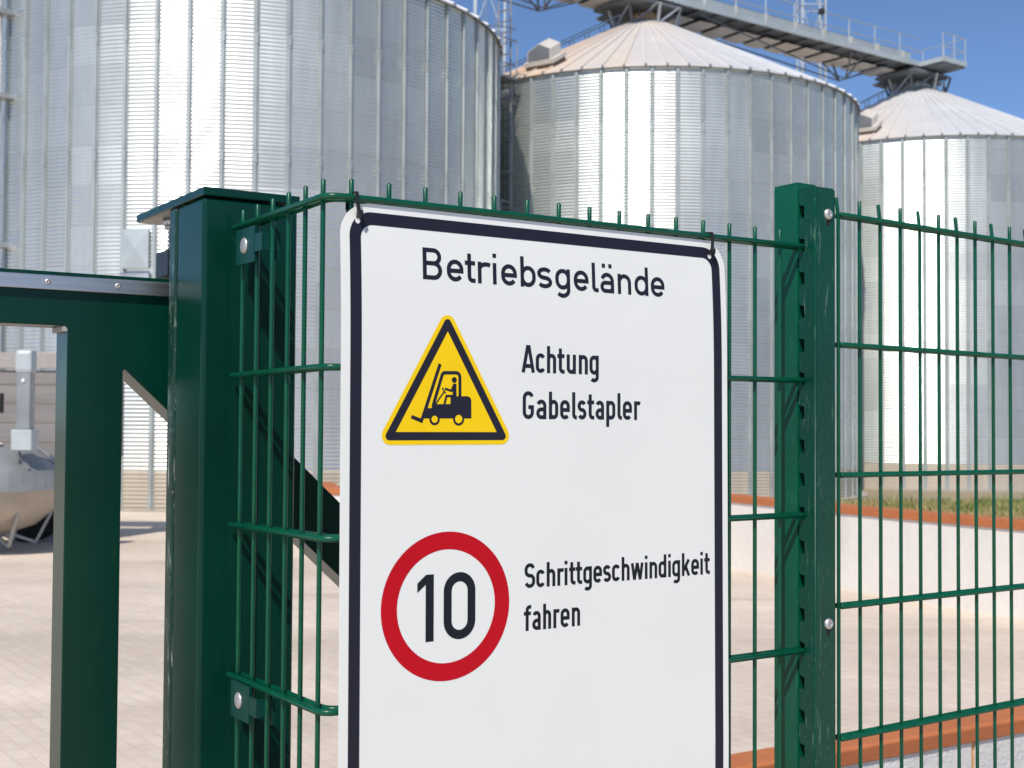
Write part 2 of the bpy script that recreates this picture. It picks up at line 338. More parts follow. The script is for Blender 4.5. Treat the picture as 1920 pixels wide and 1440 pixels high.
for si, S in enumerate(SILOS):
    cx, cy = S['c']; az = S['az']
    root = empty('grain_silo', (cx, cy, S['z']), S['label'], 'silo', 'corrugated steel grain silos in a row')
    silo_objs.append(root); root.scale = (1, 1, 1.0208 if si == 0 else 1.032); APX = 13.60 if si == 0 else 13.45
    sec = 2 * PI / NSEC
    # direction of angle phi (towards the right of the line to the camera): atan2 of (-cos(az-phi), -sin(az-phi)) in x=-sin
    def world_ang(phi): return math.atan2(-math.cos(az - phi), -math.sin(az - phi))
    a_ref = world_ang(S['ribref'])
    for me, nm in ((me_wall, 'wall'), (me_band, 'base_band')):
        o = bpy.data.objects.new(nm, me); COL.objects.link(o); o.parent = root; o.rotation_euler = (0, 0, a_ref)
        if nm == 'base_band': o['label'] = 'dull beige lowest sheet ring'
    for k in range(-18, 19):
        if rib_me is None:
            o = rb.build('stiffener', m_stiff, root); o.location = (0, 0, 0); rib_me = o.data
        else:
            o = bpy.data.objects.new('stiffener', rib_me); COL.objects.link(o); o.parent = root
        o.rotation_euler = (0, 0, a_ref + k * sec)
    f = MB(); n = 64
    for r0, r1, z0, z1 in ((R + .30, R + .30, -.45, .02),):
        vs = [(r0 * math.cos(2 * PI * i / n), r0 * math.sin(2 * PI * i / n), z) for z in (z0, z1) for i in range(n)]
        f.add(vs, [(i, (i + 1) % n, n + (i + 1) % n, n + i) for i in range(n)] + [tuple(range(n, 2 * n))])
    fo = f.build('foundation', m_found, root); fo.location = (0, 0, 0)
    ro = roof(world_ang(S['seam']), None).build('roof', roof_mat('dusty_roof_sheet', *S['dust']), root); ro.location = (0, 0, 0)
    cm = MB(); vs = []
    pr = [(RTOP + .03, APX - .03), (RTOP + .03, APX + .10), (RTOP - .04, APX + .12), (RTOP - .06, APX + .22), (RTOP - .2, APX + .26), (.01, APX + .27)]
    for r_, z_ in pr: vs += [(r_ * math.cos(2 * PI * i / 32), r_ * math.sin(2 * PI * i / 32), z_) for i in range(32)]
    cm.add(vs, [(a * 32 + i, a * 32 + (i + 1) % 32, (a + 1) * 32 + (i + 1) % 32, (a + 1) * 32 + i) for a in range(5) for i in range(32)], False)
    co = cm.build('roof_collar', m_dust if si == 1 else m_galv, root); co.location = (0, 0, 0)
    # eave edge: short clips at every second seam
    ed = MB()
    for k in range(72):
        a = world_ang(S['seam']) + k * 2 * PI / 72; u = Vector((math.cos(a), math.sin(a), 0)); t = Vector((-u.y, u.x, 0))
        ed.frame_box(u * (R + .075) + Vector((0, 0, EAVE - .035)), u * .035, t * .03, Vector((0, 0, .035)))
    eo = ed.build('eave_clips', m_galvd, root); eo.location = (0, 0, 0); eo['kind'] = 'stuff'
    if si > 0:   # box-shaped roof vent with pitched cap, low on the left of the roof
        a = world_ang(-.50 if si == 1 else -.30); p = onroof(R - .75, a); u = Vector((math.cos(a), math.sin(a), 0)); t = Vector((-u.y, u.x, 0)); sl = -(APX - EAVE) / (R - RTOP)
        nrm = Vector((u.x * .47, u.y * .47, .88)); dn = Vector((u.x * .88, u.y * .88, -.47))
        vb = MB(); vb.frame_box(p + nrm * .16, dn * .36, t * .46, nrm * .05); vf = vb.build('vent_frame', m_beige, root); vf.location = (0, 0, 0)
        v2 = MB(); v2.frame_box(p + nrm * .04, dn * .34, t * .42, nrm * .07); vk = v2.build('vent_opening', m_brown, root); vk.location = (0, 0, 0)
        v3 = MB(); c0 = p + nrm * .21
        poly = [c0 - t * .36 + dn * .30, c0 + t * .36 + dn * .30, c0 + t * .36 + dn * .30 + Vector((0, 0, .27)), c0 + dn * .30 + Vector((0, 0, .44)), c0 - t * .36 + dn * .30 + Vector((0, 0, .27))]
        v3.prism(poly, -dn * .55); vh = v3.build('vent_hood', m_beige, root); vh.location = (0, 0, 0)
        v4 = MB(); cm_ = sum(poly, Vector()) / 5; v4.prism([cm_ + (q - cm_) * .93 + dn * .004 for q in poly], dn * .012); vl = v4.build('vent_mesh', m_dkst, root); vl.location = (0, 0, 0)
    if si == 1:
        a = world_ang(-.60); u = (math.cos(a), math.sin(a))
        L = ladder('ladder', root, (u[0] * (R + .30), u[1] * (R + .30)), u, .4, EAVE + 1.9, m_galvd); L.location = (0, 0, 0)
        for ch in L.children: ch.location = (0, 0, 0)
        # rest platform with rails on the ladder and roof rail
        for zz in (EAVE - 4.2, EAVE - .15):
            pm = MB(); uu = Vector((u[0], u[1], 0)); tt = Vector((-u[1], u[0], 0)); b = uu * (R + .55)
            pm.frame_box(b + Vector((0, 0, zz)), uu * .3, tt * .42, Vector((0, 0, .03)))
            for s in (-1, 1):
                for q in (-1, 1): pm.bar(b + tt * s * .40 + uu * q * .28 + Vector((0, 0, zz)), b + tt * s * .40 + uu * q * .28 + Vector((0, 0, zz + 1.0)), .03)
                for hh in (.95,): pm.bar(b + tt * s * .40 - uu * .28 + Vector((0, 0, zz + hh)), b + tt * s * .40 + uu * .28 + Vector((0, 0, zz + hh)), .028)
            for hh in (.95,): pm.bar(b - tt * .40 + uu * .28 + Vector((0, 0, zz + hh)), b + tt * .40 + uu * .28 + Vector((0, 0, zz + hh)), .028)
            po = pm.build('rest_platform', m_galvd, root); po.location = (0, 0, 0)
    if si > 0:
        # stepped hand rail going up the roof behind the vent
        rl = MB(); a = world_ang(-1.28); t = Vector((-math.sin(a), math.cos(a), 0)); prev = {}
        for i in range(12):
            rad = R - .1 - i * .47
            for s in (-.25, .25):
                p = onroof(rad, a) + t * s; q = p + Vector((0, 0, .32)); rl.bar(p, q, .03)
                if s in prev: rl.bar(prev[s], q, .03)
                prev[s] = q
            rl.bar(onroof(rad, a) - t * .25 + Vector((0, 0, .05)), onroof(rad, a) + t * .25 + Vector((0, 0, .05)), .06, .03)
        ro_ = rl.build('roof_ladder', m_ladder, root); ro_.location = (0, 0, 0)
    if si == 0:
        # inspection door with cross-folded face
        a = world_ang(-.345); u = Vector((math.cos(a), math.sin(a), 0)); t = Vector((-u.y, u.x, 0)); zc = ZC + 3.22; c0 = u * (R + .085) + Vector((0, 0, zc))
        d = MB(); hw, hh = .27, .37; cs = [c0 - t * hw - Vector((0, 0, hh)), c0 + t * hw - Vector((0, 0, hh)), c0 + t * hw + Vector((0, 0, hh)), c0 - t * hw + Vector((0, 0, hh))]
        bk = [p - u * .08 for p in cs]; ctr = c0 + u * .035
        d.add(cs + bk + [ctr], [(0, 1, 8), (1, 2, 8), (2, 3, 8), (3, 0, 8), (0, 4, 5, 1), (1, 5, 6, 2), (2, 6, 7, 3), (3, 7, 4, 0)])
        do = d.build('inspection_door', m_casing, root); do.location = (0, 0, 0)
        d = MB(); d.frame_box(c0 - u * .03 - Vector((0, 0, .72)), t * .29, u * .05, Vector((0, 0, .26)), .01); d2 = d.build('filler_box', m_galv, root); d2.location = (0, 0, 0)
        # pipe clamps and a downpipe on the far left side
        d = MB(); a = world_ang(-.90); u = Vector((math.cos(a), math.sin(a), 0)); t = Vector((-u.y, u.x, 0))
        d.tube([u * (R + .25) + Vector((0, 0, .3)), u * (R + .25) + Vector((0, 0, EAVE + .3))], .05, 12)
        for zz in (2.2, 5.2, 8.2, EAVE - .7): d.frame_box(u * (R + .16) + Vector((0, 0, zz)), u * .17, t * .16, Vector((0, 0, .05)))
        d3 = d.build('downpipe', m_galv, root); d3.location = (0, 0, 0)
    bpy.context.view_layer.update()

# ------------------------------------------------------------------ walkway bridge over the silo tops
c1, c2, c3 = [np.array(S['c']) for S in SILOS]
def bridge(pa, pb, label, end_pf, mid_off=.7):
    ax = (pb - pa); Lg = np.linalg.norm(ax); ax = ax / Lg; pr = np.array([ax[1], -ax[0]])      # pr: towards the camera side
    root = empty('walkway_bridge', (*((pa + pb) / 2), ZC + 12.48), label, 'walkway', 'walkway bridges between silo tops')
    def P(s, o, z): q = pa + ax * s + pr * o; return Vector((q[0], q[1], ZC + z))
    A3 = Vector((ax[0], ax[1], 0)); B3 = Vector((pr[0], pr[1], 0)); Z3 = Vector((0, 0, 1))
    s0, s1 = .0 - 1.2, Lg - .86 if end_pf else Lg
    m = MB()
    m.frame_box(P((s0 + s1) / 2, .76, 12.50), A3 * (s1 - s0) / 2, B3 * .04, Z3 * .085); m.frame_box(P((s0 + s1) / 2, -.9, 12.50), A3 * (s1 - s0) / 2, B3 * .04, Z3 * .085)
    m.build('side_beam', m_casing, root)
    m = MB(); m.frame_box(P((s0 + s1) / 2, -.07, 12.50), A3 * (s1 - s0) / 2, B3 * .78, Z3 * .02)
    s = s0 + .4
    while s < s1: m.frame_box(P(s, -.07, 12.44), A3 * .03, B3 * .78, Z3 * .04); s += .8
    m.build('deck', m_dkst, root)
    # conveyor trough beside the deck
    m = MB(); m.frame_box(P((s0 + s1) / 2, .05, 12.80), A3 * (s1 - s0) / 2, B3 * .30, Z3 * .20, .01); m.build('conveyor_trough', m_casing, root)
    s = s0 + .6
    while s < s1: m = MB(); m.frame_box(P(s, .34, 12.80), A3 * .07, B3 * .03, Z3 * .21); m.build('trough_flange', m_beige, root); s += 1.35
    m = MB(); s = s0 + .5; k = 0
    while s < s1 - .4:                                   # pale service sheets and lamps under the deck
        m.frame_box(P(s + .3, -.35, 12.33), A3 * .36, B3 * .50, Z3 * .012); s += .95; k += 1
    m.build('underside_sheet', m_beige, root)
    s = s0 + .25; nr = []
    while s <= s1 + .01:
        for o in (.83, -.97):
            h = MB(); h.bar(P(s, o, 12.42), P(s, o, 13.36), .036); h.build('rail_post', m_ladder, root)
        s += 1.30
    for o in (.83, -.97):
        for z in (12.94, 13.36):
            h = MB(); h.bar(P(s0, o, z), P(s1, o, z), .03); h.build('handrail', m_ladder, root)
    # king-post bracing under the span
    mid = Lg * mid_off; 
    m = MB()
    for o in (.6, -.75):
        nd = P(mid, o * .2, 11.62)
        for q in (P(1.6, o, 12.35), P(Lg - 2., o, 12.35)): m.bar(nd, q, .035)
        for ds in (-.25, .35): m.bar(nd, P(mid + ds, o, 12.4), .05)
    m.build('tension_brace', m_dkst, root)
    return root, P, A3, B3, Z3, Lg
ext = c1 - (c2 - c1) * .4
b1 = bridge(c1, c2, 'walkway bridge between the near silo and the middle silo, mostly above the picture', False)
b2 = bridge(c2, c3, 'grey walkway bridge with handrails running from the middle silo to the farthest silo', True, .69)
root, P, A3, B3, Z3, Lg = b2
m = MB(); m.frame_box(P(Lg - .18, .35, 12.50), A3 * .66, B3 * 1.36, Z3 * .08); po = m.build('end_platform', m_casing, root); 
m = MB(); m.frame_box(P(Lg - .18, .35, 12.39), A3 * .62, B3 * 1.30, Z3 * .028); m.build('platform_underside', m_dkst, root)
pts = [P(Lg - .80, 1.66, 0), P(Lg + .44, 1.66, 0), P(Lg + .44, -.96, 0), P(Lg - .80, -.96, 0)]
for i in range(3):
    a, b = pts[i], pts[i + 1]; nseg = 2 if i != 1 else 3
    for k in range(nseg + (1 if i == 2 else 0)):
        q = a.lerp(b, k / nseg); h = MB(); h.bar(Vector((q.x, q.y, ZC + 12.5)), Vector((q.x, q.y, ZC + 13.4)), .035); h.build('rail_post', m_ladder, root)
    for z in (12.95, 13.4): h = MB(); h.bar(Vector((a.x, a.y, ZC + z)), Vector((b.x, b.y, ZC + z)), .03); h.build('handrail', m_ladder, root)
for si, (cc, rt_) in enumerate(((c2, b1[0]), (c3, b2[0]))):
    A_, B_, Z_ = A3, B3, Z3; c0 = Vector((cc[0], cc[1], ZC))
    m = MB(); m.frame_box(c0 - A_ * .40 + B_ * .1 + Z_ * 12.22, A_ * .95, B_ * .85, Z_ * .05)
    m.frame_box(c0 + A_ * .1 - B_ * .5 + Z_ * 12.22, A_ * .9, B_ * .8, Z_ * .045); m.build('service_platform', m_dkst, rt_)
    m = MB(); m.box((cc[0] - .16, cc[1] - .16, ZC + 12.02), (cc[0] + .16, cc[1] + .16, ZC + 12.6), .02); m.build('outlet_chute', m_galvd, rt_)
    for k in range(8):
        a = k * PI / 4 + .3; u = Vector((math.cos(a), math.sin(a), 0)); p = c0 + u * .95 + Z_ * 11.62
        m = MB(); m.bar(p, c0 + u * 1.15 + Z_ * 12.2, .07); m.bar(p, c0 + Vector((math.cos(a + .75), math.sin(a + .75), 0)) * 1.1 + Z_ * 12.2, .055)
        m.bar(c0 + u * .30 + Z_ * 12.0, c0 + u * .75 + Z_ * 12.45, .06); m.build('support_strut', m_dkst if k % 2 else m_galv, rt_)
m = MB(); m.box((0, 0, 0), (.18, .2, .16), .02)
lampo = m.build('camera_housing', m_dark, root); q = P(Lg * .52, .9, 13.25); lampo.location = Vector((q.x, q.y, q.z)) - world_loc(root)

# lattice masts behind the silos
def mast(x, y, w, h, label, bright):
    root = empty('lattice_mast', (x, y, -.2), label, 'mast', 'lattice masts behind the silos')
    for i, (a, b) in enumerate(((-1, -1), (1, -1), (1, 1), (-1, 1))):
        m = MB(); m.bar((x + a * w / 2, y + b * w / 2, -.2), (x + a * w / 2, y + b * w / 2, h), bright if i == 0 else .075); m.build('leg', m_ladder, root)
    m = MB(); z = 1.; k = 0; cs = [(-1, -1), (1, -1), (1, 1), (-1, 1)]
    while z < h - 3.2:
        for i in range(4):
            a, b = cs[i], cs[(i + 1) % 4]; A = Vector((x + a[0] * w / 2, y + a[1] * w / 2, z)); B = Vector((x + b[0] * w / 2, y + b[1] * w / 2, z))
            m.bar(A, B, .04); m.bar(A if k % 2 else B, (B if k % 2 else A) + Vector((0, 0, 3.2)), .03)
        z += 3.2; k += 1
    m.build('bracing', m_ladder, root); return root
mast(10.87, 46.6, .84, 25, 'tall slender lattice mast rising behind the middle silo roof, crossing the walkway', .10)
mast(-.95, 50.0, 1.15, 26, 'lattice elevator tower behind the gap between the near and middle silos', .12)

# ------------------------------------------------------------------ fence geometry
AA = .57793; DA = vec2(AA); NA = np.array([-DA[1], DA[0]]); OA = np.array([-.19133, 1.51143]); HA = .26367; TIP = .0232; SA = .00234
OL = np.array([-.22492, 1.51361]); AL = .5853; DL = np.array([-math.sin(AL), math.cos(AL)]); NL = np.array([-math.cos(AL), -math.sin(AL)])   # NL: outer side
OB = np.array([.5420, 2.0012]); AB = .62197; DB = vec2(AB); NB = np.array([-DB[1], DB[0]]); HB = .3226; SB = -.0065
ZB = -1.62
fp = empty('wire_fence_panel', V3(OA, ZB), 'green double-wire fence panel bent round the corner at the gate post, carrying the white sign', 'fence panel', 'green double-wire fence panels')
def wire(p, z0, z1, lean=(0, 0), parent=fp):
    m = MB(); a = V3(p, z0); b = V3(p, z1 - .03); c = V3((p[0] + lean[0], p[1] + lean[1]), z1); m.tube([a, b, c], .003, 12, round_end=True); return m.build('vertical_wire', m_wire, parent)
for k in range(15): wire(OA + DA * k * .05, ZB, HA + TIP + SA * k * .05)
for k in range(6): wire(OL + DL * k * .05, ZB, HA + TIP - .011 * k * .05)
# horizontals: outer and inner rod, bent round the corner
def bend_path(off, lvl):
    z = HA - .2 * lvl
    oL = OL + NL * off; oA = OA - NA * off
    # corner = intersection of the two offset lines
    Mx = np.array([[DL[0], -DA[0]], [DL[1], -DA[1]]]); t = np.linalg.solve(Mx, oA - oL); Cn = oL + DL * t[0]
    rbend = .022; a = Cn + DL * rbend; b = Cn + DA * rbend; pts = [V3(oL + DL * .268, z - .003), V3(a, z)]
    for i in range(1, 8):
        u = i / 8; q = a * (1 - u) ** 2 + Cn * 2 * u * (1 - u) + b * u * u; pts.append(V3(q, z))
    pts += [V3(b, z), V3(oA + DA * .7425, z + SA * .74)]; return pts
for lvl in range(10):
    for off in (.0068, -.0068):
        m = MB(); m.tube(bend_path(off, lvl), .0040, 14, round_end=True); m.build('horizontal_wire', m_wire, fp)
fb = empty('wire_fence_panel', V3(OB, ZB), 'green double-wire fence panel running off to the right of the fence post', 'fence panel', 'green double-wire fence panels')
for k in range(-1, 31):
    wire(OB + DB * k * .05, ZB + .03, HB + TIP + .004 + SB * k * .05, (-.004 * (k % 2 == 1) * 1.2 * DB[0], -.0045 * (k % 2 == 1) * DB[1]), fb)
for lvl in range(10):
    for off in (.0068, -.0068):
        z = HB - .2 * lvl; o = OB - NB * off; m = MB(); m.tube([V3(o - DB * .053, z), V3(o + DB * 1.52, z + SB * 1.5)], .0040, 14, round_end=True); m.build('horizontal_wire', m_wire, fb)

# ------------------------------------------------------------------ fence post with notched cover strip
E2 = OA + DA * .742
def Q(s, d, z): return V3(E2 + DA * s - NA * d, z)          # s to the right, d towards the camera
DA3 = Vector((*DA, 0)); NA3 = Vector((*NA, 0)); Z3 = Vector((0, 0, 1))
po = empty('fence_post', Q(.02, -.02, -1.75), 'scuffed green fence post with notched cover strip, right of the sign', 'post')
m = MB(); m.frame_box(Q(.020, -.0300, (.3605 - 1.75) / 2), DA3 * .020, NA3 * .0245, Z3 * (.3605 + 1.75) / 2, .0022); m.build('post_tube', m_green_s, po)
m = MB(); m.frame_box(Q(.020, -.0300, .3620), DA3 * .0195, NA3 * .024, Z3 * .0022, .001); m.build('post_cap', m_green_s, po)
# cover strip: U profile open to the back; its left side wall carries notches at the rear edge
ztop = .3505; m = MB(); W = .0412; th = .0025
m.frame_box(Q(W / 2, .0295 - .0, (ztop - 1.7) / 2), DA3 * (W / 2), NA3 * .00135, Z3 * (ztop + 1.7) / 2)                    # front wall
m.frame_box(Q(W - th / 2, .0130, (ztop - 1.7) / 2), DA3 * th / 2, NA3 * .0150, Z3 * (ztop + 1.7) / 2)                      # right wall
zs = []; z = HA + .0335 + .05 * 1; notches = []
zz = HA + .0640
while zz > -1.7: notches.append((zz - .0195, zz + .0)); zz -= .05
prev = ztop; poly = [(.028, ztop), (-.002, ztop)]
for lo, hi in notches:
    poly += [(-.002, hi + .003), (.001, hi), (.0085, hi - .001), (.0085, lo + .0), (-.002, lo)]
poly += [(-.002, -1.7), (.028, -1.7)]
m.prism([Q(0, d, z) for d, z in poly], DA3 * th)
m.frame_box(Q(W / 2, .013, ztop + .0012), DA3 * (W / 2 - .001), NA3 * .0158, Z3 * .0012)
m.tube([Q(.0016, .0288, -1.7), Q(.0016, .0288, ztop)], .0024, 10)
cs_ = m.build('cover_strip', m_cover, po)
for f_ in cs_.data.polygons: pass
def round_screw(name, c, nrm, r, parent, mat, hole=True, flat=1.):
    nrm = Vector(nrm).normalized(); u = nrm.cross(Vector((0, 0, 1))).normalized(); w = nrm.cross(u); m = MB(); c = Vector(c)
    pr = [(r, 0), (r, r * .18), (r * .86, r * .42), (r * .6, r * .58), (r * .34, r * .63)] + ([(r * .32, r * .25), (.0, r * .25)] if hole else [(0, r * .66)])
    n = 20; vs = []
    for a, h in pr: vs += [c + nrm * h * flat + (u * math.cos(2 * PI * i / n) + w * math.sin(2 * PI * i / n)) * max(a, 1e-5) for i in range(n)]
    m.add(vs, [(a * n + i, a * n + (i + 1) % n, (a + 1) * n + (i + 1) % n, (a + 1) * n + i) for a in range(len(pr) - 1) for i in range(n)], True)
    return m.build(name, mat, parent)
for zc in (.3160 - .003, -.294, -.90):
    round_screw('screw', Q(.0262, .0308, zc), -NA3, .0082, po, m_bolt)
    m = MB(); m.frame_box(Q(.0262, .0306, zc - .0095), DA3 * .0036, NA3 * .0006, Z3 * .0075, .0004); m.build('slot', m_rub, po)

# ------------------------------------------------------------------ gate post
F0 = np.array([-.377, 1.743]); AG = .58; DG = vec2(AG); LG = np.array([-DG[1], DG[0]]); DG3 = Vector((*DG, 0)); LG3 = Vector((*LG, 0))
CN = F0 + DG * (-.0456)                                     # near left corner of the post
def G(s, g, z): return V3(CN + DG * s + LG * g, z)           # s to the right along the front, g to the rear
gp = empty('gate_post', G(.068, .07, -1.75), 'thick square dark green gate post with overhanging cap plate, left of the sign', 'gate post')
TOPP = .3015
m = MB(); m.frame_box(G(.0685, .055, (TOPP - 1.75) / 2), DG3 * .0685, LG3 * .0535, Z3 * (TOPP + 1.75) / 2); m.build('column', m_green, gp, bev=.006).modifiers['b'].segments = 4
m = MB(); m.frame_box(G(.0700, .112, (TOPP - 1.75) / 2), DG3 * .064, LG3 * .0035, Z3 * (TOPP + 1.75) / 2); m.build('rubber_seal', m_rub, gp)
m = MB(); m.frame_box(G(.0685, .1295, (TOPP - 1.75) / 2), DG3 * .0685, LG3 * .0140, Z3 * (TOPP + 1.75) / 2); m.build('edge_strip', m_edge, gp, bev=.003)
# cap plate: rectangle over the post, tapering to the overhanging guide arm
pl = [(-.001, -.001), (.1385, -.001), (.1385, .150), (.10, .30), (-.001, .297)]
m = MB(); m.prism([G(s, g, .3035) for s, g in pl], Z3 * .0115); m.build('cap_plate', m_green, gp, bev=.0012)
m = MB(); m.prism([G(.0 + s * .97 + .001, max(g, .147) if g > 0 else .147, .3026) for s, g in [(.0, .147), (.135, .147), (.135, .152), (.098, .296), (.0, .294)]], Z3 * .0008); m.build('plate_underside', m_zinc, gp)
for s, g in ((.004 + .008, .02), (.012, .085), (.075, .02)):
    round_screw('bolt_head', G(s, g, .315), Z3, .009, gp, m_bolt, False)
# guide roller hanging from the plate
rodc = (.030, .222)
m = MB()
for i in range(26): m.tube([G(*rodc, .300 - i * .0032), G(*rodc, .300 - i * .0032 - .0016)], .0062, 14); m.tube([G(*rodc, .300 - i * .0032 - .0016), G(*rodc, .300 - (i + 1) * .0032)], .0052, 14)
m.build('threaded_rod', m_steel, gp)
m = MB(); m.tube([G(*rodc, .3025), G(*rodc, .292)], .014, 6); m.tube([G(*rodc, .292), G(*rodc, .286)], .0115, 16); m.build('nut', m_steel, gp)
m = MB(); m.frame_box(G(.031, .222, .2330), DG3 * .016, LG3 * .028, Z3 * .0195, .0015); m.build('roller_block', m_dark, gp)
# ------------------------------------------------------------------ panel clamps, bolting the panel to the post
for zt in (HA - .0085, HA - .6025):
    cl = MB()
    def K(k, o, z): return V3(OL + DL * k + NL * o, z)
    L3 = Vector((*DL, 0)); O3 = Vector((*NL, 0))
    cl.frame_box(K(.2080, .0120, zt - .0255), L3 * .0310, O3 * .0014, Z3 * .0225, .0008)
    cl.frame_box(K(.1650, .0120, zt - .0250), L3 * .0125, O3 * .0014, Z3 * .0108, .0008)
    cl.frame_box(K(.1530, .0010, zt - .0250), L3 * .0014, O3 * .0110, Z3 * .0108, .0006)
    cl.frame_box(K(.1620, -.0095, zt - .0270), L3 * .0105, O3 * .0014, Z3 * .0200, .0006)
    cl.frame_box(K(.2360, .0010, zt - .0255), L3 * .0200, O3 * .0050, Z3 * .0170, .0006)
    o = cl.build('panel_clamp', m_clamp, gp)
    b = round_screw('bolt', K(.2128, .0134, zt - .0250), O3, .0108, o, m_bolt, False, .45)

# ------------------------------------------------------------------ sliding gate
gt = empty('sliding_gate', G(-.3, .23, -1.7), 'dark green sliding gate frame with diagonal brace and metal rack, behind the gate post', 'gate')
GF, GBk = .200, .262
def gs(s): return s + .0456                                   # gate coordinates along the front, origin below F0
def gbox(s0, s1, z0, z1, name, mat=m_green, f0=GF, f1=GBk, bev=.0025):
    m = MB(); m.frame_box(G(gs((s0 + s1) / 2), (f0 + f1) / 2, (z0 + z1) / 2), DG3 * (s1 - s0) / 2, LG3 * (f1 - f0) / 2, Z3 * (z1 - z0) / 2); return m.build(name, mat, gt, bev=bev)
gbox(-2.6, 1.9, -1.70, -1.62, 'bottom_rail')
gbox(-2.6, .115, .1825, .2030, 'gear_rack', m_steel, GF - .0075, GF - .0005, .0008)
for s in (-.2015, -.1038, -.006, -.299, -.397): round_screw('screw', G(gs(s), GF - .0076, .1930 + .0003), -LG3, .0040, bpy.data.objects['gear_rack'], m_bolt)
# diagonal brace
lo0, lo1 = Vector((-.0920, 0, .0760)), Vector((.9, 0, -.842)); dd = (lo1 - lo0).normalized()
up0_ = Vector((-.062, 0, .1325)); sl_ = dd.z / dd.x
wdt = .1325 + sl_ * (.0) 
# upper edge passes (.1875,-.0661) and (.2599,-.1298)
su = (-.1298 + .0661) / (.2599 - .1875)
uz = lambda s: -.0661 + sl_ * (s - .1875); lz = lambda s: .0760 + sl_ * (s + .0920)
s_top = .1875 + (.1325 + .0661) / sl_; s_end = .1875 - (1.62 - .0661) / sl_; s_lo = -.092 - (1.62 + .0760) / sl_
poly = [(-2.6, .209), (.12, .209), (.12, .1325), (s_top, .1325), (s_end, -1.62), (s_lo, -1.62), (-.089, lz(-.089)), (-.0905, .0738), (-.0923, .0705), (-.0925, -1.62), (-.1715, -1.62), (-.1715, .1270), (-.1728, .1310), (-.1760, .1330), (-2.515, .1330), (-2.52, .128), (-2.52, -1.62), (-2.6, -1.62)]
m = MB(); m.prism([G(gs(s), GF, z) for s, z in poly], LG3 * (GBk - GF)); m.build('welded_frame', m_green, gt, bev=.0022)
m = MB(); m.frame_box(G(gs(-.172 - .0025), .231, .1290), DG3 * .0035, LG3 * .030, Z3 * .0035); m.build('weld', m_zinc, gt)

# ------------------------------------------------------------------ the sign
SX0, SX1, SZ1, SZ0 = -.0172, .5828, .2590, -.6410
def sd(z):                                                    # bow of the sheet: distance in front of the wire plane
    if z > .06: t = (.259 - z) / .199; return .0056 + (.0142 - .0056) * (1 - (1 - t) ** 2) ** 1.0 if t >= 0 else .0056
    return .0142 + min((.06 - z) * .008, .004)
def rrect(x0, x1, z0, z1, r, n=10):
    out = []
    for cx, cz, a0 in ((x1 - r, z1 - r, 0), (x0 + r, z1 - r, 90), (x0 + r, z0 + r, 180), (x1 - r, z0 + r, 270)):
        out += [(cx + r * math.cos(math.radians(a0 + 90 * i / n)), cz + r * math.sin(math.radians(a0 + 90 * i / n))) for i in range(n + 1)]
    return out
CUTS = [SZ0 + i * .0125 for i in range(1, 80)]
class Art:
    def __init__(s): s.bm = bmesh.new(); s.lay = s.bm.verts.layers.float.new('off'); s.k = 0
    def poly(s, pts, off):
        s.k += 1; vs = []
        for x, z in pts:
            v = s.bm.verts.new((x, z, 0)); v[s.lay] = off + s.k * 1.5e-6; vs.append(v)
        s.bm.faces.new(vs)
    def ring(s, outer, inner, off):
        s.k += 1; o = []; i_ = []
        for arr, pts in ((o, outer), (i_, inner)):
            for x, z in pts: v = s.bm.verts.new((x, z, 0)); v[s.lay] = off + s.k * 1.5e-6; arr.append(v)
        n = len(o)
        for j in range(n): s.bm.faces.new((o[j], o[(j + 1) % n], i_[(j + 1) % n], i_[j]))
    def stroke(s, pts, w, off, closed=False):
        P = [np.array(p, float) for p in pts]; Q_ = [P[0]]
        for p in P[1:]:
            if np.linalg.norm(p - Q_[-1]) > 1e-7: Q_.append(p)
        P = Q_; n = len(P); s.k += 1; L = []; Rr = []
        for i in range(n):
            if closed: a, b = P[i] - P[i - 1], P[(i + 1) % n] - P[i]
            else: a = P[i] - P[i - 1] if i else P[1] - P[0]; b = P[i + 1] - P[i] if i < n - 1 else P[-1] - P[-2]
            a = a / np.linalg.norm(a); b = b / np.linalg.norm(b); na = np.array([-a[1], a[0]]); nb = np.array([-b[1], b[0]]); mn = na + nb; mn /= np.linalg.norm(mn); sc_ = 1 / max(.35, mn @ na)
            for arr, sg in ((L, 1), (Rr, -1)):
                q = P[i] + mn * sg * w / 2 * sc_; v = s.bm.verts.new((q[0], q[1], 0)); v[s.lay] = off + s.k * 1.5e-6; arr.append(v)
        for i in range(n if closed else n - 1): j = (i + 1) % n; s.bm.faces.new((L[i], L[j], Rr[j], Rr[i]))
    def build(s, name, mat, parent, label=None):
        for z in CUTS:
            bmesh.ops.bisect_plane(s.bm, geom=s.bm.verts[:] + s.bm.edges[:] + s.bm.faces[:], plane_co=(0, z, 0), plane_no=(0, 1, 0), dist=1e-7)
        bmesh.ops.triangulate(s.bm, faces=[f for f in s.bm.faces if len(f.verts) > 4])
        pl_ = world_loc(parent)
        for v in s.bm.verts:
            x, z = v.co.x, v.co.y; off = v[s.lay]; v.co = V3(OA + DA * x - NA * (sd_lin(z) + off), z) - pl_
        for f in s.bm.faces:
            f.normal_update()
            if f.normal.dot(NA3) > 0: f.normal_flip()
        me = bpy.data.meshes.new(name); s.bm.to_mesh(me); s.bm.free(); me.materials.append(mat); o = bpy.data.objects.new(name, me); COL.objects.link(o); o.parent = parent
        if label: o['label'] = label
        return o
_cz = [SZ0 - .01] + CUTS + [SZ1 + .01]
def sd_lin(z):
    i = min(max(int((z - SZ0) / .0125), 0), 79); z0 = SZ0 + i * .0125; t = (z - z0) / .0125; return sd(z0) * (1 - t) + sd(z0 + .0125) * t
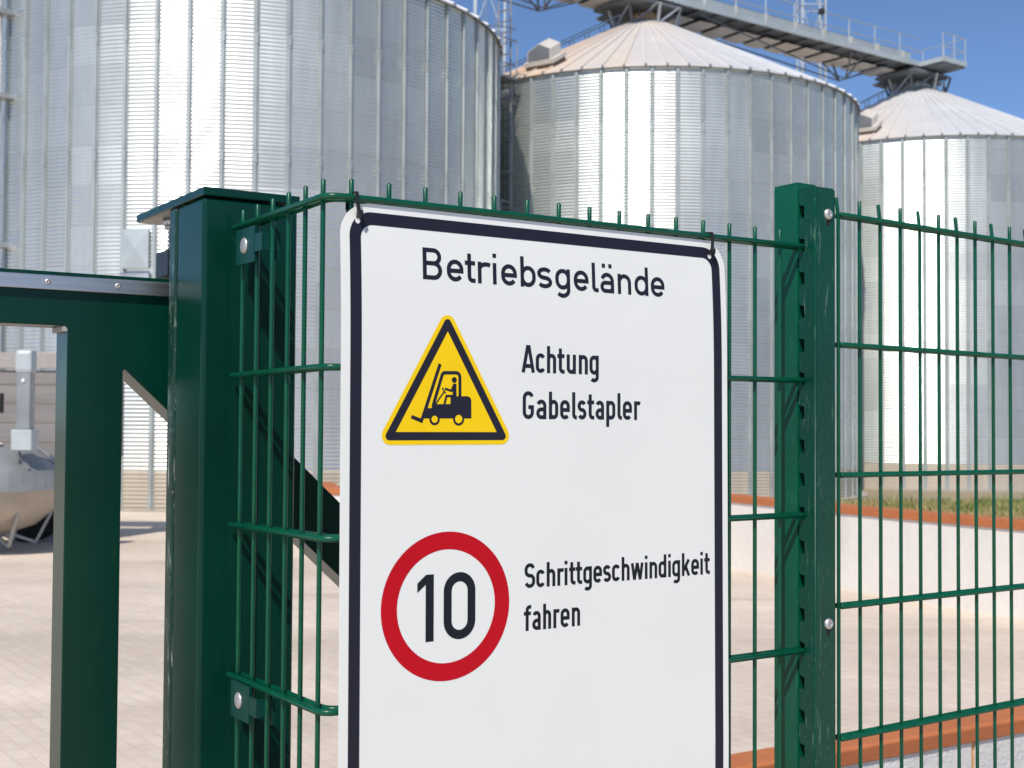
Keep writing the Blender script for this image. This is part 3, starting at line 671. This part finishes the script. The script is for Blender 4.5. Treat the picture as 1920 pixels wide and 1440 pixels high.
sg = empty('warning_sign', V3(OA, SZ0), 'white rounded metal sign with dark border, forklift triangle and red ring reading 10', 'sign')
# plate: front, back and rim
outl = rrect(SX0, SX1, SZ0, SZ1, .040, 14)
bmf = bmesh.new(); bmf.faces.new([bmf.verts.new((x, z, 0)) for x, z in outl])
for z in CUTS: bmesh.ops.bisect_plane(bmf, geom=bmf.verts[:] + bmf.edges[:] + bmf.faces[:], plane_co=(0, z, 0), plane_no=(0, 1, 0), dist=1e-7)
ext_ = bmesh.ops.extrude_face_region(bmf, geom=bmf.faces[:]); 
bv = set(v for v in ext_['geom'] if isinstance(v, bmesh.types.BMVert)); pl_ = world_loc(sg)
for v in bmf.verts:
    x, z = v.co.x, v.co.y; d_ = sd_lin(z) - (.0022 if v in bv else 0); v.co = V3(OA + DA * x - NA * d_, z) - pl_
bmesh.ops.recalc_face_normals(bmf, faces=bmf.faces[:]); me = bpy.data.meshes.new('plate'); bmf.to_mesh(me); bmf.free(); me.materials.append(m_signw); o = bpy.data.objects.new('plate', me); COL.objects.link(o); o.parent = sg
o1, o2, o3 = 2.5e-4, 4.5e-4, 6.5e-4
a = Art(); a.ring(rrect(SX0 + .0110, SX1 - .0100, SZ0 + .011, SZ1 - .0105, .030, 14), rrect(SX0 + .0257, SX1 - .0250, SZ0 + .026, SZ1 - .0258, .0165, 14), o1); a.build('border', m_ink, sg)

# --- lettering drawn as strokes, in the manner of a technical standard face
def arc(cx, cz, rx, rz, a0, a1, n=10): return [(cx + rx * math.cos(math.radians(a0 + (a1 - a0) * i / n)), cz + rz * math.sin(math.radians(a0 + (a1 - a0) * i / n))) for i in range(n + 1)]
def glyph(ch, wd, X, H, w, D):
    h = w / 2; l, r, b = h, wd - h, h; t = X - h; cx = (l + r) / 2; rx = (r - l) / 2; S = []
    def stad(tt, bb, ll=l, rr_=r):
        rxx = (rr_ - ll) / 2; ry = min(rxx * 1.0, (tt - bb) / 2); c_ = (ll + rr_) / 2; return c_, rxx, ry
    c_, rxx, ry = stad(t, b)
    if ch == 'o0': S.append((arc(c_, t - ry, rxx, ry, 0, 180) + arc(c_, b + ry, rxx, ry, 180, 360), True))
    elif ch == 'c': S.append((arc(c_, t - ry, rxx, ry, 22, 180) + arc(c_, b + ry, rxx, ry, 180, 338), False))
    elif ch == 'e':
        mz = (t + b) / 2 - h * .15
        S.append(([(r, mz - h)] + arc(c_, t - ry, rxx, ry, 0, 180) + arc(c_, b + ry, rxx, ry, 180, 325), False)); S.append(([(l, mz), (r, mz)], False))
    elif ch in 'nhm':
        top = X if ch == 'n' else H
        S.append(([(l, 0), (l, top)], False)); S.append((arc(c_, t - ry, rxx, ry, 180, 0) + [(r, 0)], False))
    elif ch == 'u': S.append(([(r, 0), (r, X)], False)); S.append(([(l, X)] + arc(c_, b + ry, rxx, ry, 180, 360), False))
    elif ch == 'r': S.append(([(l, 0), (l, X)], False)); S.append((arc(l + (wd - l) * .62, t - ry * .95, (wd - l) * .62, ry * .95, 180, 55), False))
    elif ch in 'bp':
        S.append((([(l, 0), (l, H)] if ch == 'b' else [(l, -D), (l, X)]), False)); S.append((arc(c_, t - ry, rxx, ry, 180, 0) + arc(c_, b + ry, rxx, ry, 0, -180), False))
    elif ch in 'dg':
        S.append((arc(c_, t - ry, rxx, ry, 0, 180) + arc(c_, b + ry, rxx, ry, 180, 360), False))
        if ch == 'd': S.append(([(r, 0), (r, H)], False))
        else: S.append(([(r, X)] + arc(c_, -D + h + ry * .85, rxx, ry * .85, 0, -142), False))
    elif ch in ('a', 'A:'):
        bh = X * .60; c2_, rx2, ry2 = cx, rx, (bh - w) / 2
        S.append((arc(cx, t - ry, rx, ry, 158, 0) + [(r, 0)], False))
        S.append(([(r, bh - h)] + arc(l + ry2 * 1.0, (bh) / 2, ry2, ry2, 90, 270) + [(r - rx * .3, b), (r, b + ry2 * .55)], False))
    elif ch == 's':
        ry_ = (t - b) / 4; S.append((arc(cx, t - ry_, rx, ry_, 28, 180, 10) + arc(cx, t - ry_, rx, ry_, 180, 262, 6) + arc(cx, b + ry_, rx, ry_, 82, 0, 6) + arc(cx, b + ry_, rx, ry_, 0, -152, 10), False))
    elif ch == 'S':
        T = H - h; ry_ = (T - b) / 4; r_ = min(rx, ry_)
        S.append((arc(cx, T - r_, rx, r_, 18, 180, 10) + [(l, T - ry_ * 1.15)] + arc(cx, T - ry_ * 1.2, rx, ry_ * .8, 200, 262, 6) + arc(cx, b + ry_ * 1.2, rx, ry_ * .8, 82, 10, 6) + [(r, b + r_)] + arc(cx, b + r_, rx, r_, 0, -162, 10), False))
    elif ch == 't': 
        sx = wd * .42; S.append(([(sx, H * .93), (sx, b + w * .9)] + arc(sx + w * .85, b + w * .9, w * .85, w * .9, 180, 270, 6) + [(wd, b)], False)); S.append(([(0, t), (wd * .98, t)], False))
    elif ch == 'l': S.append(([(h, H), (h, b + w * .8)] + arc(h + w * .75, b + w * .8, w * .75, w * .8, 180, 270, 6) + [(max(wd, h + w), b)], False))
    elif ch == 'i': S.append(([(h, 0), (h, X)], False)); S.append(([(h, H - w * .98), (h, H)], False))
    elif ch == 'f': sx = wd * .45; S.append(([(sx, 0), (sx, H - h - w * .9)] + arc(sx + w * .85, H - h - w * .9, w * .85, w * .9, 180, 90, 6) + [(wd, H - h)], False)); S.append(([(0, t), (wd * .95, t)], False))
    elif ch == 'k': S.append(([(l, 0), (l, H)], False)); S.append(([(wd - w * .62, X), (l + h * .6, X * .36)], False)); S.append(([(wd * .44, X * .60), (wd - w * .55, 0)], False))
    elif ch == 'w': S.append(([(h * .9, X), (wd * .27, 0)], False)); S.append(([(wd * .27, 0), (wd * .5, X)], False)); S.append(([(wd * .5, X), (wd * .73, 0)], False)); S.append(([(wd * .73, 0), (wd - h * .9, X)], False))
    elif ch == '~': pass
    elif ch == 'A': S.append(([(h * .9, 0), (wd / 2 - h * .25, H)], False)); S.append(([(wd - h * .9, 0), (wd / 2 + h * .25, H)], False)); S.append(([(wd * .2, H * .24), (wd * .8, H * .24)], False))
    elif ch == 'B':
        mz = H * .52; ru = (H - h - mz) / 2; rl_ = (mz - b) / 2
        S.append(([(l, 0), (l, H)], False)); S.append(([(l, H - h), (r - ru * 1.12, H - h)] + arc(r - ru * 1.12, mz + ru, ru, ru, 90, -90, 10) + [(l, mz)], False)); S.append(([(r - rl_, mz)] + arc(r - rl_, b + rl_, rl_, rl_, 90, -90, 10) + [(l, b)], False))
    elif ch == 'G':
        T = H - h; S.append((arc(cx, T - rx, rx, rx, 18, 180) + arc(cx, b + rx, rx, rx, 180, 360) + [(r, H * .5)], False)); S.append(([(r, H * .5 - h), (cx, H * .5 - h)], False))
    if ch == 'A:': S.append(([(wd * .26, H - w * 1.02), (wd * .26, H)], False)); S.append(([(wd * .74, H - w * 1.02), (wd * .74, H)], False))
    return S
def text(letters, base, X, H, w, D, name, mat, label):
    a = Art()
    for ch, x0, x1 in letters:
        for pts, closed in glyph(ch, x1 - x0, X, H, w, D): a.stroke([(x0 + px, base + pz) for px, pz in pts], w, o1, closed)
    return a.build(name, mat, sg, label)
bz = .1731
text([('B', .0912, .1182), ('e', .1248, .1486), ('t', .1508, .1660), ('r', .1695, .1882), ('i', .1916, .197), ('e', .2039, .2277), ('b', .2332, .2565), ('s', .2590, .2822), ('g', .2872, .3108), ('e', .3167, .3408), ('l', .3465, .3572), ('A:', .3601, .3830), ('n', .3893, .4120), ('d', .4180, .4417), ('e', .4462, .4703)],
     bz, .0272, .0390, .0054, .0107, 'heading_lettering', m_ink, 'heading reading Betriebsgelände')
text([('A', .2336, .2536), ('c', .2551, .2700), ('h', .2725, .2869), ('t', .2887, .3004), ('u', .3036, .3184), ('n', .3230, .3377), ('g', .3404, .3556)], .0637, .0252, .0349, .0050, .0102, 'lettering', m_ink, 'text line reading Achtung')
text([('G', .2352, .2524), ('a', .2560, .2717), ('b', .2756, .2903), ('e', .2932, .3086), ('l', .3124, .3190), ('s', .3211, .3354), ('t', .3368, .3482), ('a', .3502, .3643), ('p', .3679, .3830), ('l', .3867, .3933), ('e', .3957, .4112), ('r', .4149, .4256)], .0046, .0250, .0354, .0050, .0095, 'lettering', m_ink, 'text line reading Gabelstapler')
def auto(txt, x0, x1):
    W_ = dict(S=.0157, c=.0132, h=.0130, r=.0098, i=.0046, t=.0100, g=.0136, e=.0137, s=.0128, w=.0205, n=.0130, d=.0133, k=.0147, f=.0112, a=.0137)
    gap = lambda p, q: .0031 + (-.0007 if p in 'cesgdtrkwS' and p not in 'gd' else 0) + (-.0008 if q in 'cegdstfw' else 0) + (-.0012 if p == 'r' or (p, q) == ('t', 't') else 0)
    x = 0; out = []
    for i, ch in enumerate(txt):
        if i: x += gap(txt[i - 1], ch)
        out.append((ch, x, x + W_[ch])); x += W_[ch]
    k = (x1 - x0) / x; return [(c, x0 + a_ * k, x0 + b_ * k) for c, a_, b_ in out]
text(auto('Schrittgeschwindigkeit', .2384, .5488), -.2091, .0222, .0312, .0046, .0092, 'lettering', m_ink2, 'text line reading Schrittgeschwindigkeit')
text([('f', .2374, .2486), ('a', .2502, .2632), ('h', .2669, .2793), ('r', .2828, .2924), ('e', .2941, .3084), ('n', .3119, .3251)], -.2627, .0240, .0322, .0046, .0092, 'lettering', m_ink2, 'text line reading fahren')
# --- warning triangle
def rtri(inr, rad, cx=.1250, cz=.0290, n=8):
    c = [(cx, cz + 2 * (inr - rad)), (cx - math.sqrt(3) * (inr - rad), cz - (inr - rad)), (cx + math.sqrt(3) * (inr - rad), cz - (inr - rad))]; out = []
    for (x, z), a0 in zip(c, (30, 150, 270)): out += arc(x, z, rad, rad, a0, a0 + 120, n)
    return out
a = Art(); a.poly(rtri(.0565, .0112), o1); tri = a.build('warning_triangle', m_yel, sg, 'yellow triangle with forklift pictogram')
a = Art(); a.ring(rtri(.0510, .0050), rtri(.0411, .0004), o2); a.build('black_frame', m_ink, tri)
a = Art()
pic = {'mast': [(.11231, .07152), (.11625, .06999), (.09722, .01687), (.09414, .00957), (.08995, -.00146), (.07401, .00442), (.07566, .00841), (.08776, .00427)],
       'body': [(.09104, .00429), (.09407, .01683), (.10269, .01693), (.10437, .02172), (.1291, .02204), (.12902, .03079), (.13239, .03173), (.15313, .03207), (.15688, .03085), (.15885, .02781), (.15904, .00477)],
       'torso': [(.13299, .04736), (.13742, .04708), (.13785, .0308), (.13196, .03071), (.1322, .03706), (.12953, .03967)]}
for k_ in ('mast', 'body', 'torso'): a.poly(pic[k_], o2)
a.stroke([(.10439, .01871), (.11723, .05751), (.11850, .05930), (.12050, .06020), (.13719, .06059), (.14020, .05979), (.14180, .05785), (.14237, .05485), (.14258, .03139)], .0042, o2)
a.poly(arc(.13443, .05171, .0036, .0036, 0, 345, 23), o2); a.stroke([(.12103, .04078), (.1316, .03806)], .0029, o2)
a.stroke([(.11737, .04184), (.1221, .0351)], .0019, o2); a.stroke([(.12019, .03697), (.10812, .02177)], .0019, o2); a.stroke([(.12061, .02193), (.12345, .03184), (.13239, .03198)], .0030, o2)
for cx_, cz_, ro_, ri_ in ((.10685, .0034, .0073, .0043), (.14075, .00388, .0080, .0050)):
    a.poly(arc(cx_, cz_, ro_, ro_, 0, 350, 35), o2)
a.build('forklift_pictogram', m_ink, tri)
a = Art()
for cx_, cz_, ri_ in ((.10685, .0034, .0043), (.14075, .00388, .0051)): a.poly(arc(cx_, cz_, ri_, ri_, 0, 350, 35), o3)
a.build('wheel_hub', m_yel, tri)
# --- speed ring and 10
a = Art(); cR = (.1254, -.2231); a.ring(arc(*cR, .0900, .0900, 0, 357, 119), arc(*cR, .0686, .0686, 0, 357, 119), o1); rg = a.build('speed_limit_ring', m_red, sg, 'red ring around the number 10')
a = Art(); a.poly([(.0957, -.2640), (.1069, -.2640), (.1069, -.1836), (.0962, -.1836), (.0842, -.1935), (.0842, -.2047), (.0957, -.1955)], o1)
a.stroke(arc(.1432, -.1830 - .0225, .0169, .0169, 0, 180, 14) + arc(.1432, -.2644 + .0225, .0169, .0169, 180, 360, 14), .0112, o1, True); a.build('number_10', m_ink2, rg)
a = Art(); a.poly(arc(.0048, .2368, .0034, .0034, 0, 340, 17), o3); a.poly(arc(.5548, .2362, .0034, .0034, 0, 340, 17), o3); a.build('hole_light_disc', m_signw, sg)  # white discs painted on the border for the light seen through the holes
a = Art(); a.poly([(.0145, .2275), (.0175, .2300), (.0190, .2262), (.0165, .2235), (.0150, .2250)], o1); a.build('ink_smudge', simple('faint_smudge', (.45, .48, .56), .6), sg)
# --- cable ties
def tie(s, ztop, shole, zhole, label, lean):
    root = empty('cable_tie', V3(OA + DA * s, ztop), label, 'cable tie', 'black cable ties holding the sign')
    def T(x, d, z): return V3(OA + DA * x - NA * d, z)
    pts = [T(shole, sd(zhole) + .0012, zhole + .002), T(shole + (s - shole) * .4, .0128, zhole + .010), T(s, .0132, HA - .002), T(s, .0105, HA + .0062), T(s, -.002, HA + .0072), T(s, -.0125, HA + .0050), T(s, -.0135, HA - .004), T(s + lean * .3, -.011, HA - .012), T(shole + lean, -.004, zhole + .006), T(shole, .0, zhole)]
    m = MB()
    for i in range(len(pts) - 1):
        d = pts[i + 1] - pts[i]; 
        nn = d.normalized().cross(DA3); m.frame_box((pts[i] + pts[i + 1]) / 2, DA3 * .0023, nn * .0009, d / 2 * 1.06)
    m.build('strap', m_dark, root, bev=.0002)
    m = MB(); c = T(shole + (s - shole) * .15, .0150, zhole + .0062); m.frame_box(c, DA3 * .0030 , NA3 * .0026, Vector((0, 0, .0034)), .0006); m.frame_box(c + Vector((0, 0, -.0040)) - NA3 * .001, DA3 * .0016, NA3 * .0018, Vector((0, 0, .0016)), .0005); m.build('tie_head', m_dark, root)
tie(.0015, HA, .0050, .2385, 'black cable tie at the upper left corner of the white sign', -.004)
tie(.5565, HA, .5548, .2370, 'black cable tie at the upper right corner of the white sign', .002)

# ------------------------------------------------------------------ far boundary wall
def wall_thing(pts, h, th, label, mat, cop_h, cop_w, joints, name='boundary_wall'):
    root = empty(name, (*pts[0], 0), label, 'wall', None); P_ = [np.array(p, float) for p in pts]
    def off(i, o):
        a = P_[i] - P_[i - 1] if i else P_[1] - P_[0]; b = P_[i + 1] - P_[i] if i < len(P_) - 1 else P_[-1] - P_[-2]
        a /= np.linalg.norm(a); b /= np.linalg.norm(b); n_ = np.array([-a[1], a[0]]) + np.array([-b[1], b[0]]); n_ /= np.linalg.norm(n_); k = 1 / (n_ @ np.array([-a[1], a[0]])); return P_[i] + n_ * o * k
    def band(o0, o1_, z0, z1):
        m = MB(); n = len(P_); vs = []
        for i in range(n):
            f_, b_ = off(i, o0), off(i, o1_); vs += [(*f_, z0), (*f_, z1), (*b_, z1), (*b_, z0)]
        fs = [(i * 4 + k, i * 4 + (k + 1) % 4, i * 4 + 4 + (k + 1) % 4, i * 4 + 4 + k) for i in range(n - 1) for k in range(4)] + [(0, 1, 2, 3), (n * 4 - 1, n * 4 - 2, n * 4 - 3, n * 4 - 4)]
        return m.add(vs, fs)
    band(0, th, -.4, h - cop_h).build('wall_body', mat, root)
    band(-cop_w, th + cop_w, h - cop_h, h).build('coping', m_cop, root, bev=.006)
    return root, band
r_, band = wall_thing([(13.5, -2.0), (5.35, 10.95), (4.66, 12.1), (3.78, 13.75), (2.70, 16.10), (-2.25, 16.9), (-2.6, 18.5)], .885, .22, 'low white concrete wall with terracotta coping across the yard, in front of the silos', m_farwall, .085, .02, True)
foot = band(-.16, .0, -.2, .10); m_sand = conc_mat('sandy_plinth', (.50, .41, .30), (.58, .49, .38), 2., .01); foot.build('plinth', m_sand, r_)

# near wall under the fence line
c_top = .87
nb = np.array([1.503, 4.001]) - np.array([.589, 3.443]); nb = nb / np.linalg.norm(nb); nn = np.array([nb[1], -nb[0]])     # nn towards the camera
w0 = np.array([.589, 3.443]) - nb * 1.6
m_nearwall, b_, n_, l_ = nmat('grey_rendered_wall', (.5, .5, .5), .9)
co_ = n_.new('ShaderNodeTexCoord').outputs['Object']; f1_ = noise(n_, l_, 5, 6, .65, co_); f2_ = noise(n_, l_, 60, 5, .7, co_); f3_ = noise(n_, l_, 2.2, 5, .6, co_, (1, 1, .15))
gcol = ramp(n_, l_, f1_, [(.3, (.64, .64, .635)), (.7, (.76, .755, .75))]); gcol = mix(n_, l_, ramp(n_, l_, f3_, [(.60, (0, 0, 0)), (.66, (.8, .8, .8))]), gcol, (.60, .42, .20))
l_.new(gcol, b_.inputs['Base Color']); bump(n_, l_, b_, f2_, .012)
nr = empty('boundary_wall', (*w0, 0), 'low rough grey wall with terracotta coping close behind the right fence panel', 'wall')
def NW(s, o, z): q = w0 + nb * s + nn * o; return Vector((q[0], q[1], z))
def npoly(pl_, s0, s1, name, mat, bev=0.): m = MB(); m.prism([NW(s0, o, z) for o, z in pl_], NW(s1, 0, 0) - NW(s0, 0, 0)); return m.build(name, mat, nr, bev=bev)
npoly([(-.012, c_top), (.090, c_top - .003), (.096, c_top - .010), (.083, c_top - .056), (-.012, c_top - .056)], 0, 7, 'coping', m_cop, .004)
segs = [0, 1.0, 2.475, 3.66, 4.9, 7]
for i in range(5): npoly([(.0, -.3), (.0, c_top - .057), (.074, c_top - .057), (.074, -.3)], segs[i] + .008, segs[i + 1] - .008, 'wall_slab', m_nearwall, .003)
npoly([(.01, -.3), (.01, c_top - .06), (.068, c_top - .06), (.068, -.3)], 0, 6.99, 'joint_filler', simple('rust_stained_joint', (.55, .29, .09), .8, var=.3, scale=15))

# ------------------------------------------------------------------ verge with soil and grass
g = MB(); g.add([(-2, 18.4, .005), (2.9, 17.0, .005), (5.6, 11.6, .005), (13.9, -.5, .005), (40, 2, .0), (40, 31, -.20), (20, 36, -.20), (9, 31.0, -.18), (2, 30.5, -.15), (-1.2, 27, .0)], [tuple(range(10))])
tag(g.build('verge_soil', m_soil), 'dry brown soil between the far wall and the silos', 'soil', kind='structure')
def grass(name, n_t, region, h, mats_c, label):
    vs = []; fs = []; k = 0
    cl = [(rng.uniform(*region[0]), rng.uniform(*region[1]), rng.uniform(.25, .9)) for _ in range(70)]
    for i in range(n_t):
        cx_, cy_, cr = cl[rng.integers(len(cl))]; x = rng.normal(cx_, cr); y = rng.normal(cy_, cr * .8)
        if not (region[0][0] - 1 < x < region[0][1] + 1 and region[1][0] < y < region[1][1]): continue
        z = -.02 - max(0, (y - 20) / 12) * .17; hh = h * rng.uniform(.35, 1.0) * (1.6 if rng.random() < .04 else 1); a = rng.uniform(0, 2 * PI); ln = rng.normal(0, .35, 2) * hh; w_ = rng.uniform(.008, .018)
        dx, dy = math.cos(a) * w_, math.sin(a) * w_
        vs += [(x - dx, y - dy, z), (x + dx, y + dy, z), (x + ln[0] * .4 + dx * .7, y + ln[1] * .4 + dy * .7, z + hh * .6), (x + ln[0] * .4 - dx * .7, y + ln[1] * .4 - dy * .7, z + hh * .6), (x + ln[0], y + ln[1], z + hh)]
        fs += [(k, k + 1, k + 2, k + 3), (k + 3, k + 2, k + 4)]; k += 5
    m, b, n, l = nmat(name, mats_c[0], .7); l.new(ramp(n, l, noise(n, l, 1.5, 3), [(.4, mats_c[0]), (.62, mats_c[1])]), b.inputs['Base Color'])
    b.inputs['Transmission Weight'].default_value = 0
    me = bpy.data.meshes.new(name); me.from_pydata(vs, [], fs); me.materials.append(m); o = bpy.data.objects.new(name, me); COL.objects.link(o); tag(o, label, 'grass', kind='stuff')
grass('green_grass', 12000, ((8.4, 15), (23.5, 30.5)), .26, ((.13, .19, .035), (.22, .25, .07)), 'short green grass and weeds on the soil behind the far wall')
grass('dry_grass', 14000, ((7.5, 16), (20, 30)), .24, ((.42, .30, .13), (.55, .40, .2)), 'dry straw-coloured grass among the weeds behind the far wall')

# ------------------------------------------------------------------ farm trailer and hopper seen through the gate
m_board, b_, n_, l_ = nmat('weathered_grey_boards', (.3, .28, .27), .75)
l_.new(ramp(n_, l_, noise(n_, l_, 3, 5, .6, None, (.3, .3, 3)), [(.3, (.20, .185, .175)), (.7, (.28, .255, .24))]), b_.inputs['Base Color'])
tr = empty('farm_trailer', (-8.2, 18.6, 0), 'grey boarded farm trailer parked at the left edge behind the gate', 'trailer')
x0, x1 = -10.6, -6.12; y0, y1 = 18.2, 20.2
zr = [(1.18, 1.42), (1.43, 1.70), (1.71, 1.97), (1.98, 2.24), (2.25, 2.46)]
m = MB()
for za, zb in zr: m.box((x0, y0, za), (x1, y0 + .06, zb - .012), .006); m.box((x1 - .06, y0 + .06, za), (x1, y1, zb - .012), .006)
m.box((x0, y1, 1.18), (x1, y1 + .05, 2.46)); m.build('side_boards', m_board, tr)
m = MB(); m.box((x0 - .03, y0 - .05, 2.47), (x1 + .03, y0 + .08, 2.70), .01); m.box((x1 - .09, y0 + .08, 2.47), (x1 + .03, y1, 2.70), .01); m.build('top_beam', simple('pale_grey_beam', (.36, .33, .31), .6), tr)
for xx in (x1 - .08, -7.45, -8.9, x0 + .05):
    m = MB(); m.box((xx - .04, y0 - .045, 1.1), (xx + .04, y0 - .002, 2.47)); m.build('stanchion', m_board if xx < -7 else m_galvd, tr)
m = MB(); m.box((-7.26, y0 - .01, 1.85), (-7.20, y0 - .0, 2.12)); m.build('slot', m_rub, tr)
m = MB(); m.box((x0, y0 + .3, .82), (x1, y1 - .3, 1.17)); m.build('chassis', m_rub, tr)
for xx in (-6.9, -9.6):
    for yy in (y0 + .28, y1 - .28):
        m = MB(); m.tube([(xx, yy - .14, .45), (xx, yy + .14, .45)], .45, 28); w_ = m.build('wheel', m_rub, tr, bev=.03)
        m = MB(); m.tube([(xx, yy - .15, .45), (xx, yy + .15, .45)], .22, 20); m.build('rim', m_galvd, w_)
hp = empty('hopper', (-7.0, 17.0, 0), 'galvanised steel grain hopper with upright chute, standing in front of the trailer', 'hopper')
m_hopg = simple('weathered_hopper_steel', (.33, .345, .35), .45, .5, var=.2, scale=2.5)
hc = (-6.93, 17.0); n = 40
def ringm(pr, mat, name, smooth=True, nn_=40):
    m = MB(); vs = []
    for r_1, z_ in pr: vs += [(hc[0] + r_1 * math.cos(2 * PI * i / nn_), hc[1] + r_1 * math.sin(2 * PI * i / nn_), z_) for i in range(nn_)]
    m.add(vs, [(a_ * nn_ + i, a_ * nn_ + (i + 1) % nn_, (a_ + 1) * nn_ + (i + 1) % nn_, (a_ + 1) * nn_ + i) for a_ in range(len(pr) - 1) for i in range(nn_)], smooth); return m.build(name, mat, hp)
ringm([(1.00, .84), (1.03, .84), (1.03, 1.10), (1.0, 1.10), (.99, 1.08), (.99, .86)], m_hopg, 'rim_band', False)
m_hopc = simple('dusty_hopper_sheet', (.42, .37, .31), .5, .35, var=.12, scale=3)
ringm([(1.0, .84), (.92, .62), (.62, .36), (.2, .22), (.02, .21)], m_hopc, 'cone')
ringm([(.98, 1.09), (.62, 1.36), (.60, 1.37), (.02, 1.39)], m_hopg, 'cover')
for k in range(6):
    a_ = k * PI / 3 - PI / 2 - .2; u = Vector((math.cos(a_), math.sin(a_), 0)); c0 = Vector((*hc, 0))
    m = MB(); m.bar(c0 + u * .98 + Vector((0, 0, .86)), c0 + u * .62 + Vector((0, 0, .12)), .035); m.bar(c0 + u * .62 + Vector((0, 0, .12)), c0 + u * .12 + Vector((0, 0, .30)), .035); m.build('leg', m_hopg, hp)
for k in range(8):
    a_ = k * PI / 4 - PI / 2 + .12; u = Vector((math.cos(a_), math.sin(a_), 0)); c0 = Vector((*hc, 0))
    m = MB(); m.bar(c0 + u * 1.0 + Vector((0, 0, 1.11)), c0 + u * .62 + Vector((0, 0, 1.42)), .05, .03); m.build('cover_rib', m_hopg, hp)
m = MB(); m.box((-6.35, 16.3, 1.36), (-6.09, 16.56, 1.62), .01); m.build('chute_foot', m_casing, hp)
m = MB(); m.box((-6.31, 16.34, 1.62), (-6.13, 16.52, 2.60), .02); m.build('chute', m_hopg, hp)
m = MB(); m.box((-6.33, 16.32, 2.34), (-6.11, 16.54, 2.64), .05); ch_ = m.build('chute_cap', m_casing, hp)
round_screw('cap_screw', (-6.22, 16.338, 2.24), (0, -1, 0), .028, hp, simple('bright_screw', (.9, .88, .84), .2, .6), False)
